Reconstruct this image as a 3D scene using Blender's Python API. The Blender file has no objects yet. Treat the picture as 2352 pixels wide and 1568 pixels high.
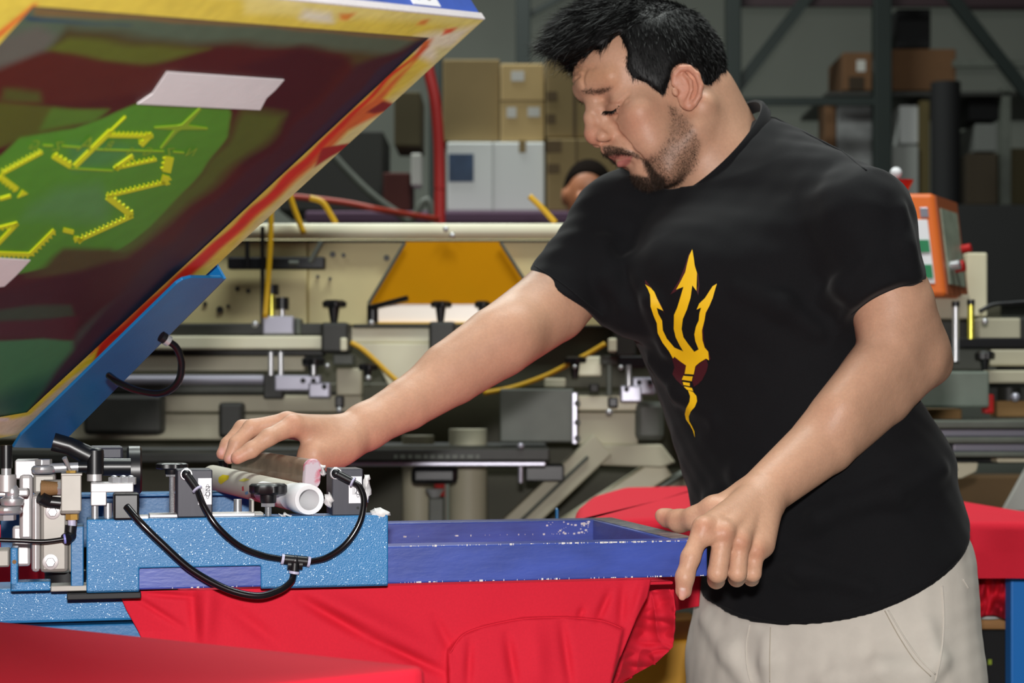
import bpy, bmesh, math, random
import numpy as np
from mathutils import Vector, Matrix
from mathutils.bvhtree import BVHTree
from mathutils.geometry import delaunay_2d_cdt, tessellate_polygon

# ---------------------------------------------------------------- camera, world, light, exposure
F, CX, HY, H = 4200.0, 1176.0, 900.0, 1.15        # focal length in px (2352 wide), principal column, horizon row, eye height
S = bpy.context.scene
COL = S.collection
ZOOM = None
cam = bpy.data.cameras.new('camera'); camo = bpy.data.objects.new('camera', cam); COL.objects.link(camo)
camo.location = (0, 0, H); camo.rotation_euler = (math.pi/2, 0, 0)
cam.sensor_width = 36.0; cam.sensor_fit = 'HORIZONTAL'
cam.lens = 36.0*F/2352; cam.shift_y = (HY-784)/2352
cam.clip_start = 0.05; cam.clip_end = 100
cam.dof.use_dof = True; cam.dof.focus_distance = 2.05; cam.dof.aperture_fstop = 7.0
if ZOOM:
    zx0, zy0, zx1, zy1 = ZOOM
    k = (zx1-zx0)/2352.0
    cam.lens = 36.0*F/2352/k
    cam.shift_x = ((zx0+zx1)/2-CX)/2352/k; cam.shift_y = (HY-(zy0+zy1)/2)/2352/k
    cam.dof.aperture_fstop = 7.0/k
S.camera = camo
w = bpy.data.worlds.new('world'); S.world = w; w.use_nodes = True
w.node_tree.nodes['Background'].inputs[0].default_value = (0.93, 0.96, 1.0, 1)
w.node_tree.nodes['Background'].inputs[1].default_value = 0.05
def area(name, loc, size, power, color=(1, 1, 1), target=None, sy=None):
    l = bpy.data.lights.new(name, 'AREA'); l.energy = power; l.color = color; l.size = size
    if sy: l.shape = 'RECTANGLE'; l.size_y = sy
    o = bpy.data.objects.new(name, l); COL.objects.link(o); o.location = loc
    if target is not None:
        o.rotation_euler = (Vector(target)-Vector(loc)).to_track_quat('-Z', 'Y').to_euler()
    return o
# the photographer's flash, just above the lens, and the warehouse's ceiling lamps
area('flash', (0.0, -0.02, H+0.13), 0.07, 44, (1, 0.975, 0.95), (0.0, 2.4, H-0.02), 0.045)
area('ceiling_lamp', (0.5, 2.7, 4.4), 2.4, 100, (0.93, 1, 0.95), (0.5, 3.4, 0), 0.5)
area('ceiling_lamp', (-1.0, 6.5, 4.8), 2.4, 150, (0.93, 1, 0.95), (-1.0, 6.5, 0), 0.5)
area('ceiling_lamp', (-1.6, 1.2, 4.2), 2.4, 14, (0.95, 1, 0.98), (-1.0, 1.6, 0), 0.5)
S.view_settings.view_transform = 'Standard'; S.view_settings.look = 'None'
S.view_settings.exposure = 0.0; S.view_settings.gamma = 1.0; S.view_settings.use_curve_mapping = False

# ---------------------------------------------------------------- helpers
rnd = random.Random(7); rng = np.random.default_rng(7)
def V(*a): return np.array(a, float)
def P(px, py, Z): return V((px-CX)/F*Z, Z, H+(HY-py)/F*Z)
def r_(px, Z): return px*Z/F
def proj(p): return np.stack([CX+F*p[:, 0]/p[:, 1], HY-F*(p[:, 2]-H)/p[:, 1]], 1)
def unit(v): v = np.asarray(v, float); return v/(np.linalg.norm(v)+1e-12)
def s2l(c): return tuple((x/12.92 if x <= .04045 else ((x+.055)/1.055)**2.4) for x in c)
def hexc(r, g, b): return s2l((r/255, g/255, b/255))
MATS = {}
def mat(name, col, rough=.5, metal=0., spec=.5, noise=0., nscale=20., bump=0., bscale=200., col2=None, trans=0., emit=0., coat=0., vcol=False, sss=0., stretch=None, alpha=1., sheen=0., n2=None, flake=0.):
    if name in MATS: return MATS[name]
    m = bpy.data.materials.new(name); MATS[name] = m; m.use_nodes = True
    nt = m.node_tree; b = nt.nodes['Principled BSDF']; L = nt.links
    b.inputs['Base Color'].default_value = (*col, 1); b.inputs['Roughness'].default_value = rough
    b.inputs['Metallic'].default_value = metal; b.inputs['Specular IOR Level'].default_value = spec
    b.inputs['Coat Weight'].default_value = coat; b.inputs['Transmission Weight'].default_value = trans
    b.inputs['Sheen Weight'].default_value = sheen
    if alpha < 1: b.inputs['Alpha'].default_value = alpha
    if emit: b.inputs['Emission Color'].default_value = (*col, 1); b.inputs['Emission Strength'].default_value = emit
    if sss:
        b.inputs['Subsurface Weight'].default_value = sss; b.inputs['Subsurface Radius'].default_value = (1, .35, .18); b.inputs['Subsurface Scale'].default_value = .008
    src = None
    if vcol:
        a = nt.nodes.new('ShaderNodeVertexColor'); a.layer_name = 'col'; src = a.outputs['Color']
    co = nt.nodes.new('ShaderNodeTexCoord'); vec = co.outputs['Object']
    if stretch:
        mp = nt.nodes.new('ShaderNodeMapping'); mp.inputs['Scale'].default_value = stretch; L.new(vec, mp.inputs['Vector']); vec = mp.outputs['Vector']
    if noise or col2:
        n = nt.nodes.new('ShaderNodeTexNoise'); n.inputs['Scale'].default_value = nscale; n.inputs['Detail'].default_value = 6; L.new(vec, n.inputs['Vector'])
        r = nt.nodes.new('ShaderNodeValToRGB'); r.color_ramp.elements[0].position = .35; r.color_ramp.elements[1].position = .7
        if n2: r.color_ramp.elements[0].position, r.color_ramp.elements[1].position = n2
        L.new(n.outputs['Fac'], r.inputs['Fac'])
        if vcol:
            r.color_ramp.elements[0].color = (1-noise, 1-noise, 1-noise, 1); r.color_ramp.elements[1].color = (1+noise*.5,)*3+(1,)
            mx = nt.nodes.new('ShaderNodeMix'); mx.data_type = 'RGBA'; mx.blend_type = 'MULTIPLY'; mx.inputs['Factor'].default_value = 1
            L.new(src, mx.inputs['A']); L.new(r.outputs['Color'], mx.inputs['B']); src = mx.outputs['Result']
        else:
            c2 = col2 or tuple(min(1, c*(1+noise)) for c in col); c1 = col if col2 else tuple(c*(1-noise) for c in col)
            r.color_ramp.elements[0].color = (*c1, 1); r.color_ramp.elements[1].color = (*c2, 1); src = r.outputs['Color']
    if src: L.new(src, b.inputs['Base Color'])
    if bump:
        n = nt.nodes.new('ShaderNodeTexNoise'); n.inputs['Scale'].default_value = bscale; n.inputs['Detail'].default_value = 3; L.new(vec, n.inputs['Vector'])
        bp = nt.nodes.new('ShaderNodeBump'); bp.inputs['Strength'].default_value = bump; bp.inputs['Distance'].default_value = .002
        L.new(n.outputs['Fac'], bp.inputs['Height']); L.new(bp.outputs['Normal'], b.inputs['Normal'])
    if flake:      # coarse powder coat: every grain a small facet of its own
        vo = nt.nodes.new('ShaderNodeTexVoronoi'); vo.inputs['Scale'].default_value = 2100; L.new(co.outputs['Object'], vo.inputs['Vector'])
        sb = nt.nodes.new('ShaderNodeVectorMath'); sb.operation = 'SUBTRACT'; sb.inputs[1].default_value = (.5, .5, .5); L.new(vo.outputs['Color'], sb.inputs[0])
        sc = nt.nodes.new('ShaderNodeVectorMath'); sc.operation = 'SCALE'; sc.inputs['Scale'].default_value = flake; L.new(sb.outputs[0], sc.inputs[0])
        ge = nt.nodes.new('ShaderNodeNewGeometry'); ad = nt.nodes.new('ShaderNodeVectorMath'); L.new(ge.outputs['Normal'], ad.inputs[0]); L.new(sc.outputs[0], ad.inputs[1])
        no = nt.nodes.new('ShaderNodeVectorMath'); no.operation = 'NORMALIZE'; L.new(ad.outputs[0], no.inputs[0]); L.new(no.outputs[0], b.inputs['Coat Normal'])
        b.inputs['Coat Weight'].default_value = .28; b.inputs['Coat Roughness'].default_value = .13
    return m

def wmat(o):
    m = o.matrix_basis.copy()
    if o.parent: m = wmat(o.parent) @ o.matrix_parent_inverse @ m
    return m
def adopt(o, parent):
    o.parent = parent; o.matrix_parent_inverse = wmat(parent).inverted()
def props(o, label=None, cat=None, group=None, kind=None):
    if label: o['label'] = label
    if cat: o['category'] = cat
    if group: o['group'] = group
    if kind: o['kind'] = kind
    return o
def thing(name, loc, label, cat, group=None):
    o = bpy.data.objects.new(name, None); COL.objects.link(o); o.location = tuple(loc); o.empty_display_size = .05
    return props(o, label, cat, group)
def link_mesh(name, vs, fs, m, parent=None, smooth=35, cols=None, bevel=0, solid=0, label=None, cat=None, group=None, kind=None, sub=0):
    vs = np.asarray(vs, float)
    lo, hi = vs.min(0), vs.max(0); org = V((lo[0]+hi[0])/2, (lo[1]+hi[1])/2, lo[2])
    me = bpy.data.meshes.new(name)
    if isinstance(fs, np.ndarray):
        n, q = fs.shape; v2 = vs-org
        me.vertices.add(len(v2)); me.vertices.foreach_set('co', v2.ravel())
        me.loops.add(n*q); me.loops.foreach_set('vertex_index', fs.ravel().astype(np.int32))
        me.polygons.add(n); me.polygons.foreach_set('loop_start', np.arange(0, n*q, q, dtype=np.int32))
        me.update(calc_edges=True); me.validate()
    else:
        me.from_pydata((vs-org).tolist(), [], fs); me.update()
    if cols is not None:
        a = me.color_attributes.new('col', 'FLOAT_COLOR', 'POINT')
        a.data.foreach_set('color', np.c_[cols, np.ones(len(cols))].astype(np.float32).ravel())
    me.materials.append(m)
    if smooth: 
        me.shade_smooth()
        if smooth < 180: me.set_sharp_from_angle(angle=math.radians(smooth))
    o = bpy.data.objects.new(name, me); COL.objects.link(o); o.location = tuple(org)
    if sub: md = o.modifiers.new('s', 'SUBSURF'); md.levels = md.render_levels = sub
    if solid: md = o.modifiers.new('t', 'SOLIDIFY'); md.thickness = solid; md.offset = -1
    if bevel: md = o.modifiers.new('b', 'BEVEL'); md.width = bevel; md.segments = 2; md.limit_method = 'ANGLE'; md.angle_limit = math.radians(40)
    if parent: adopt(o, parent)
    return props(o, label, cat, group, kind)
def frame_of(d, up=(0, 0, 1)):
    d = unit(d); u = np.asarray(up, float)
    if abs(d@u) > .98: u = V(1, 0, 0)
    a = unit(np.cross(u, d)); return a, np.cross(d, a)
class MB:
    def __init__(s): s.v = []; s.f = []
    def add(s, vs, fs):
        o = len(s.v); s.v += [tuple(x) for x in vs]; s.f += [tuple(i+o for i in f) for f in fs]; return s
    def hexa(s, p):   # 8 corners, bottom 4 then top 4
        return s.add(p, [(3, 2, 1, 0), (4, 5, 6, 7), (0, 1, 5, 4), (1, 2, 6, 5), (2, 3, 7, 6), (3, 0, 4, 7)])
    def box(s, a, b, R=None, o=None):
        a, b = np.minimum(a, b), np.maximum(a, b)
        p = [V(x, y, z) for z in (a[2], b[2]) for x, y in ((a[0], a[1]), (b[0], a[1]), (b[0], b[1]), (a[0], b[1]))]
        if R is not None: p = [R@q+(o if o is not None else 0) for q in p]
        return s.hexa(p)
    def obox(s, c, ax, ay, az): # centre and three half vectors
        c, ax, ay, az = map(np.asarray, (c, ax, ay, az))
        return s.hexa([c+i*ax+j*ay+k*az for k in (-1, 1) for i, j in ((-1, -1), (1, -1), (1, 1), (-1, 1))])
    def rings(s, rings, cap=True, closed=True):
        o = len(s.v); n = len(rings[0])
        for r in rings: s.v += [tuple(x) for x in r]
        for i in range(len(rings)-1):
            for j in range(n if closed else n-1):
                a, b = o+i*n+j, o+i*n+(j+1) % n
                s.f.append((a, b, b+n, a+n))
        if cap: s.f.append(tuple(range(o+n-1, o-1, -1))); s.f.append(tuple(range(o+(len(rings)-1)*n, o+len(rings)*n)))
        return s
    def lathe(s, a, d, prof, n=20, up=(0, 0, 1)):  # prof: (distance along d, radius)
        d = unit(d); x, y = frame_of(d, up); a = np.asarray(a, float)
        an = np.arange(n)*2*math.pi/n
        return s.rings([[a+d*t+r*(math.cos(q)*x+math.sin(q)*y) for q in an] for t, r in prof])
    def cyl(s, a, b, r, r2=None, n=20):
        a, b = np.asarray(a, float), np.asarray(b, float)
        return s.lathe(a, b-a, [(0, r), (np.linalg.norm(b-a), r if r2 is None else r2)], n)
    def tube(s, pts, r, n=10, flat=None, closed=False):
        pts = [np.asarray(p, float) for p in pts]; R = []; m = len(pts); a = None
        for i, p in enumerate(pts):
            q0, q1 = (pts[(i-1) % m], pts[(i+1) % m]) if closed else (pts[max(i-1, 0)], pts[min(i+1, m-1)])
            d = unit(q1-q0)
            if a is None: a, b = frame_of(d)
            a = unit(a-d*(a@d)); b = np.cross(d, a)
            rr = r[i] if hasattr(r, '__len__') else r
            R.append([p+rr*(math.cos(t)*a+math.sin(t)*b) for t in np.arange(n)*2*math.pi/n])
        if closed: R.append(R[0]); return s.rings(R, cap=False)
        return s.rings(R)
    def torus(s, c, nrm, R, r, n=28, m=10):
        x, y = frame_of(nrm); c = np.asarray(c, float); nrm = unit(nrm); rr = []
        for i in range(n+1):
            t = 2*math.pi*i/n; e = math.cos(t)*x+math.sin(t)*y
            rr.append([c+e*(R+r*math.cos(u))+nrm*(r*math.sin(u)) for u in np.arange(m)*2*math.pi/m])
        return s.rings(rr, cap=False)
    def ball(s, c, r, n=14, m=8):
        r = V(r, r, r) if not hasattr(r, '__len__') else np.asarray(r, float)
        R = []
        for i in range(1, m):
            t = math.pi*i/m; R.append([np.asarray(c)+r*V(math.sin(t)*math.cos(q), math.sin(t)*math.sin(q), -math.cos(t)) for q in np.arange(n)*2*math.pi/n])
        return s.rings(R)
    def prism(s, poly, d):   # planar polygon of 3-D points, extruded by vector d
        n = len(poly); poly = [np.asarray(p, float) for p in poly]; d = np.asarray(d, float)
        o = len(s.v); s.v += [tuple(p) for p in poly]+[tuple(p+d) for p in poly]
        s.f.append(tuple(range(o+n-1, o-1, -1))); s.f.append(tuple(range(o+n, o+2*n)))
        for i in range(n): j = (i+1) % n; s.f.append((o+i, o+j, o+n+j, o+n+i))
        return s
    def build(s, name, m, parent=None, **k): return link_mesh(name, s.v, s.f, m, parent, **k)
def spline(pts, n=8):
    p = np.array(pts, float); q = np.vstack([2*p[0]-p[1], p, 2*p[-1]-p[-2]]); out = []
    for i in range(1, len(q)-2):
        for t in np.arange(n)/n:
            a, b, c, d = q[i-1], q[i], q[i+1], q[i+2]
            out.append(.5*((2*b)+(-a+c)*t+(2*a-5*b+4*c-d)*t*t+(-a+3*b-3*c+d)*t**3))
    out.append(p[-1]); return out
def clone(o, parent=None, delta=(0, 0, 0)):
    c = o.copy(); COL.objects.link(c)
    if parent: c.parent = parent
    else: c.location = Vector(c.location)+Vector(delta)
    for ch in [x for x in COL.objects if x.parent == o]: clone(ch, c)
    return c
def text_mesh(txt, size, depth=.0004):
    cu = bpy.data.curves.new('t', 'FONT'); cu.body = txt; cu.size = size; cu.align_x = 'CENTER'; cu.align_y = 'CENTER'; cu.extrude = depth; cu.resolution_u = 3
    o = bpy.data.objects.new('t', cu); COL.objects.link(o)
    me = bpy.data.meshes.new_from_object(o); vs = np.array([v.co[:] for v in me.vertices]); fs = [tuple(p.vertices) for p in me.polygons]
    bpy.data.objects.remove(o); bpy.data.curves.remove(cu); bpy.data.meshes.remove(me)
    return vs, fs
def wob(p, f, seed=0, n=5):       # smooth pseudo-noise on points, about -1..1
    r = np.random.default_rng(seed); out = 0
    for i in range(n):
        d = r.normal(size=3); d /= np.linalg.norm(d); out = out+np.sin(p@d*f*(1+.5*r.random())*6.283+r.random()*6.283)
    return out/n*1.3
# ---------------------------------------------------------------- signed-distance sculpting
class SDF:
    def __init__(s): s.p = []
    def _a(s, fn, lo, hi, op, k): s.p.append((fn, np.asarray(lo, float)-k, np.asarray(hi, float)+k, op, k)); return s
    def cone(s, a, b, ra, rb=None, k=.01, op='u', flat=None, fs=1.):
        a = np.asarray(a, float); b = np.asarray(b, float); rb = ra if rb is None else rb; ba = b-a; bb = ba@ba+1e-12
        if flat is not None: flat = unit(flat)
        def fn(p):
            q = p-a
            if flat is not None: q = q+np.outer(q@flat, flat)*(1/fs-1)
            t = np.clip(q@ba/bb, 0, 1)
            return np.linalg.norm(q-t[:, None]*ba, axis=1)-(ra+(rb-ra)*t)
        m = max(ra, rb)*max(1, fs)
        return s._a(fn, np.minimum(a, b)-m, np.maximum(a, b)+m, op, k)
    def chain(s, pts, rs, k=.006, op='u', **kw):
        for i in range(len(pts)-1): s.cone(pts[i], pts[i+1], rs[i], rs[i+1], k if i == 0 else min(k, rs[i]*.5), op, **kw)
        return s
    def ell(s, c, r, R=None, k=.01, op='u'):
        c = np.asarray(c, float); r = np.asarray(r, float) if hasattr(r, '__len__') else V(r, r, r)
        def fn(p):
            q = p-c
            if R is not None: q = q@R
            k0 = np.linalg.norm(q/r, axis=1); k1 = np.linalg.norm(q/r**2, axis=1)+1e-9
            return k0*(k0-1)/k1
        m = r.max(); return s._a(fn, c-m, c+m, op, k)
    def plane(s, p0, n, k=.002):      # keeps the side n points away from
        p0 = np.asarray(p0, float); n = unit(n)
        return s._a(lambda p: (p-p0)@n, (-9, -9, -9), (9, 9, 9), 'i', k)
    def func(s, fn, lo, hi, op='u', k=.01): return s._a(fn, lo, hi, op, k)
    def ev(s, p):
        lo, hi = p.min(0), p.max(0); d = np.full(len(p), 1.0)
        for fn, a, b, op, k in s.p:
            if op != 'i' and op != 'd' and ((a > hi+.03).any() or (b < lo-.03).any()): continue
            x = fn(p)
            if op == 'd': d = d+x; continue
            if op == 'u': h = np.clip(.5+.5*(d-x)/k, 0, 1); d = d*(1-h)+x*h-k*h*(1-h)
            else:
                if op == 's': x = -x
                h = np.clip(.5-.5*(d-x)/k, 0, 1); d = d*(1-h)+x*h+k*h*(1-h)
        return d
    def mesh(s, lo, hi, h, B=10):
        lo = np.asarray(lo, float); hi = np.asarray(hi, float); nb = np.ceil((hi-lo)/(h*B)).astype(int)
        I = np.stack(np.meshgrid(*[np.arange(n) for n in nb], indexing='ij'), -1).reshape(-1, 3)
        C = lo+(I+.5)*h*B; rad = h*B*.87*1.25+.004
        cs = h*B*6; key = np.floor((C-lo)/cs).astype(int); kk = key[:, 0]*1000000+key[:, 1]*1000+key[:, 2]
        dc = np.empty(len(C)); order = np.argsort(kk, kind='stable'); u, st = np.unique(kk[order], return_index=True)
        for a, b in zip(st, list(st[1:])+[len(kk)]): ii = order[a:b]; dc[ii] = s.ev(C[ii])
        act = I[np.abs(dc) < rad*1.15]
        g = np.stack(np.meshgrid(*[np.arange(B+1)]*3, indexing='ij'), -1).reshape(-1, 3)
        D = np.empty((len(act), B+1, B+1, B+1), np.float32)
        for n, i in enumerate(act): D[n] = s.ev(lo+(i*B+g)*h).reshape(B+1, B+1, B+1)
        N = nb*B+2; keyf = lambda q: (q[..., 0].astype(np.int64)*N[1]+q[..., 1])*N[2]+q[..., 2]
        cnt = np.zeros((len(act), B, B, B), np.int8); acc = np.zeros((len(act), B, B, B, 3), np.float32)
        for ax in range(3):
            o1, o2 = [x for x in range(3) if x != ax]
            for da in (0, 1):
                for db in (0, 1):
                    sl0 = [None]*3; sl1 = [None]*3
                    sl0[ax] = slice(0, B); sl1[ax] = slice(1, B+1); sl0[o1] = sl1[o1] = slice(da, da+B); sl0[o2] = sl1[o2] = slice(db, db+B)
                    a = D[(slice(None), *sl0)]; b = D[(slice(None), *sl1)]; c = (a < 0) != (b < 0)
                    t = np.where(c, a/np.where(a == b, 1, a-b), 0)
                    v = np.zeros(a.shape+(3,), np.float32); v[..., ax] = t; v[..., o1] = da; v[..., o2] = db
                    acc += v*c[..., None]; cnt += c
        n, i, j, k = np.nonzero(cnt)
        cell = act[n]*B+np.stack([i, j, k], -1)
        vs = lo+(cell+acc[n, i, j, k]/cnt[n, i, j, k][:, None])*h
        ck = keyf(cell); so = np.argsort(ck); cks = ck[so]
        quads = []
        for ax in range(3):
            o1, o2 = [(1, 2), (2, 0), (0, 1)][ax]
            sl0 = [slice(0, B)]*3; sl1 = [slice(0, B)]*3; sl1[ax] = slice(1, B+1)
            a = D[(slice(None), *sl0)]; b = D[(slice(None), *sl1)]
            n, i, j, k = np.nonzero((a < 0) != (b < 0)); sg = a[n, i, j, k] < 0
            e = act[n]*B+np.stack([i, j, k], -1); q = []
            for d1, d2 in ((-1, -1), (0, -1), (0, 0), (-1, 0)):
                c = e.copy(); c[:, o1] += d1; c[:, o2] += d2; q.append(keyf(c))
            q = np.stack(q, 1); ix = np.searchsorted(cks, q); ix = np.minimum(ix, len(cks)-1); ok = (cks[ix] == q).all(1)
            f = so[ix]; f = np.where(sg[:, None], f, f[:, ::-1]); quads.append(f[ok])
        return vs, np.concatenate(quads)
def soften(vs, fs, it=1, lam=.5):
    e = np.vstack([fs[:, [0, 1]], fs[:, [1, 2]], fs[:, [2, 3]], fs[:, [3, 0]]]); n = len(vs)
    for _ in range(it):
        s = np.stack([np.bincount(e[:, 0], vs[e[:, 1], c], n)+np.bincount(e[:, 1], vs[e[:, 0], c], n) for c in range(3)], 1)
        c = np.bincount(e[:, 0], minlength=n)+np.bincount(e[:, 1], minlength=n)
        vs = vs*(1-lam)+lam*s/np.maximum(c, 1)[:, None]
    return vs
def vnormals(vs, fs):
    n = np.cross(vs[fs[:, 2]]-vs[fs[:, 0]], vs[fs[:, 3]]-vs[fs[:, 1]]); out = np.zeros_like(vs)
    for c in range(4):
        for a in range(3): out[:, a] += np.bincount(fs[:, c], n[:, a], len(vs))
    return out/(np.linalg.norm(out, axis=1)[:, None]+1e-12)
def poly_sd(q, poly):      # signed distance to a 2-D polygon (negative inside)
    poly = np.asarray(poly, float); d = np.full(len(q), 1e9); ins = np.zeros(len(q), bool)
    for a, b in zip(poly, np.roll(poly, -1, 0)):
        e = b-a; t = np.clip((q-a)@e/(e@e+1e-15), 0, 1); d = np.minimum(d, np.linalg.norm(q-a-t[:, None]*e, axis=1))
        c = ((a[1] > q[:, 1]) != (b[1] > q[:, 1]))
        ins ^= c & (q[:, 0] < (b[0]-a[0])*(q[:, 1]-a[1])/(b[1]-a[1]+1e-15)+a[0])
    return np.where(ins, -d, d)
def bvh_of(vs, fs): return BVHTree.FromPolygons(vs.tolist(), [tuple(int(i) for i in f) for f in fs])
def cast(bvh, px, py):
    d = Vector(((px-CX)/F, 1, (HY-py)/F)).normalized(); r = bvh.ray_cast(Vector((0, 0, H)), d)
    return (np.array(r[0]), np.array(r[1])) if r[0] is not None else (None, None)
def decal(bvh, polys, off, step=7):
    """flat print: polygons given by outline on the cloth, triangulated and laid onto the surface"""
    VV = []; FF = []
    for poly in polys:
        poly = np.asarray(poly, float); pts = []
        for a, b in zip(poly, np.roll(poly, -1, 0)):
            m = max(1, int(np.linalg.norm(b-a)/step)); pts += [a+(b-a)*t for t in np.arange(m)/m]
        nb = len(pts); pts = np.array(pts); lo, hi = pts.min(0), pts.max(0)
        g = np.stack(np.meshgrid(np.arange(lo[0], hi[0], step), np.arange(lo[1], hi[1], step)), -1).reshape(-1, 2)
        sd = poly_sd(g, poly) if len(g) else np.zeros(0); g = g[sd < -step*.4]
        al = np.vstack([pts, g])
        r = delaunay_2d_cdt([Vector(x) for x in al], [(i, (i+1) % nb) for i in range(nb)], [list(range(nb))], 1, 1e-6)
        vv = []; ok = True
        for q in r[0]:
            x, n = cast(bvh, q[0], q[1])
            vv.append(None if x is None else x+off*(n if n@unit(x-V(0, 0, H)) < 0 else -n))
        o = len(VV); mp = {}
        for i, x in enumerate(vv):
            if x is not None: mp[i] = len(VV); VV.append(x)
        for f in r[2]:
            if all(i in mp for i in f): FF.append(tuple(mp[i] for i in f)[::-1])
    return VV, FF
# ================================================================ the setting
M_floor = mat('concrete', hexc(96, 94, 88), .7, noise=.15, nscale=3, bump=.2, bscale=60)
M_wall = mat('wall_panel', hexc(158, 162, 152), .8, noise=.05, nscale=1.5)
g = MB(); g.box((-7, -1.5, -.1), (9, 11.6, 0)); g.build('floor', M_floor, kind='structure', smooth=0)
g = MB(); g.box((-7, 11.5, 0), (9, 11.7, 6)); g.build('wall_back', M_wall, kind='structure', smooth=0)
g = MB(); g.box((-7.2, -1.5, 0), (-7, 11.7, 6)); g.build('wall_left', M_wall, kind='structure', smooth=0)
g = MB(); g.box((9, -1.5, 0), (9.2, 11.7, 6)); g.build('wall_right', M_wall, kind='structure', smooth=0)
# ================================================================ the blue press in front
UA, VA = V(.974, .225, 0)/math.hypot(.974, .225), V(-.225, .974, 0)/math.hypot(.974, .225)
O0 = V(.2224, 2.08, H)
def L(u, v, z): return O0+u*UA+v*VA+V(0, 0, z)
RL = np.stack([UA, VA, V(0, 0, 1)], 1)
def LP(px, py, v):
    d = V((px-CX)/F, 1, (HY-py)/F); c = V(0, 0, H); t = (v-(c-O0)@VA)/(d@VA); q = c+d*t-O0
    return V(q@UA, v, q[2])
def lw(q): return O0+RL@np.asarray(q)
def lb(g, px0, py0, px1, py1, v, dv):   # block whose front face fills that part of the view at depth v
    a, b = LP(px0, py0, v), LP(px1, py1, v)
    return g.box((a[0], v, a[2]), (b[0], v+dv, b[2]), RL, O0)
def lq(px, py, v): return lw(LP(px, py, v))
M_blue = mat('blue_powder_coat', hexc(38, 120, 178), .4, spec=.5, noise=.06, nscale=12, bump=.3, bscale=700, flake=.62)
M_bluedk = mat('blue_enamel', hexc(18, 104, 160), .4, noise=.08, nscale=14, bump=.1, bscale=300)
M_ind = mat('indigo_frame', hexc(58, 78, 162), .4, noise=.16, nscale=14, stretch=(1, 1, 3), bump=.15, bscale=60)
M_alu = mat('aluminium', hexc(196, 192, 192), .42, metal=.5, noise=.04, nscale=40)
M_alud = mat('grey_aluminium', hexc(150, 146, 140), .5, metal=.4, noise=.05, nscale=40)
M_chr = mat('chrome', hexc(206, 206, 210), .3, metal=.65, spec=.8)
M_blk = mat('black_plastic', hexc(20, 20, 23), .35, spec=.5)
M_blkm = mat('black_anodised', hexc(50, 50, 60), .5, metal=.15, noise=.06, nscale=300, stretch=(1, 1, .1))
M_blks = mat('black_rubber', hexc(12, 12, 14), .6)
M_brs = mat('brass', hexc(206, 164, 84), .35, metal=.5)
M_brz = mat('bronze', hexc(132, 98, 60), .7, metal=.1, bump=.3, bscale=900)
M_lil = mat('lilac_plastic', hexc(140, 140, 220), .4); M_lil2 = mat('clear_lilac', hexc(190, 188, 214), .3)
M_wht = mat('white_label', hexc(236, 236, 240), .5); M_ink = mat('ink_grey', hexc(60, 60, 70), .6)
M_hose = mat('black_hose', hexc(16, 14, 18), .22, spec=.6)
M_winkp = mat('white_ink', hexc(225, 222, 222), .6, bump=.5, bscale=200)
M_gasket = mat('black_strip', hexc(10, 10, 12), .6)
M_steel = mat('steel', hexc(176, 176, 178), .32, metal=.6, noise=.1, nscale=60)
PRESS = thing('manual_press', L(-1.0, .2, -H), 'blue manual screen printing press with aluminium clamps and black air hoses', 'press')

# channel arms of the lower print head
g = MB(); th = .004; zt, zb = -.1335, -.2105; uL, uR = -.688, -.369; vf = -.012
prof = [(vf, zb), (vf, zt), (.034, zt), (.034, zt-th), (vf+th, zt-th), (vf+th, zb+th), (.0, zb+th), (.0, zb)]
uN0, uN1 = LP(320, 1300, vf)[0], LP(599, 1300, vf)[0]; zN = LP(400, 1303, vf)[2]
g.prism([L(u, vf, z) for u, z in ((uL, zb), (uN0, zb), (uN0, zN), (uN1, zN), (uN1, zb), (uR, zb), (uR, zt), (uL, zt))], VA*th); g.box((uL, vf+th*.5, zt-th), (uR, .034, zt), RL, O0)
g.box((uL, vf, zb), (uN0, -.001, zb+th), RL, O0); g.box((uN1, vf, zb), (uR, -.001, zb+th), RL, O0)
g.build('channel_arm', M_blue, PRESS, smooth=0, bevel=.0015, label='speckled blue channel arm, near side')
g = MB(); g.box((uL-.02, vf+.002, zb-.007), (uN0+.002, .02, zb-.0005), RL, O0); g.build('rubber_strip', M_gasket, PRESS, smooth=0, bevel=.001)
g = MB(); g.box((uL-.016, vf+.012, zb+.006), (uL-.003, .05, zt-.008), RL, O0); g.build('arm_end_plate', M_bluedk, PRESS, smooth=0, bevel=.001)
zf = LP(450, 1127, .42)[2]
g = MB()
fp = [(.42, zf-.07), (.42, zf), (.376, zf), (.376, zf-th), (.42-th, zf-th), (.42-th, zf-.07)]
u0, u1 = LP(0, 1127, .4)[0], LP(580, 1127, .4)[0]
g.rings([[L(u, a, b) for a, b in fp] for u in (u0, u1)]); g.build('channel_arm', M_bluedk, PRESS, smooth=0, bevel=.001, label='plain blue channel arm, far side')
g = MB(); a = LP(341, 1186, .0); g.box((a[0]+.001, .0, zt), (LP(586, 1186, 0)[0], .03, zt+.0035), RL, O0); g.build('clamp_plate', M_alu, PRESS, smooth=0, bevel=.0008)

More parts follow.
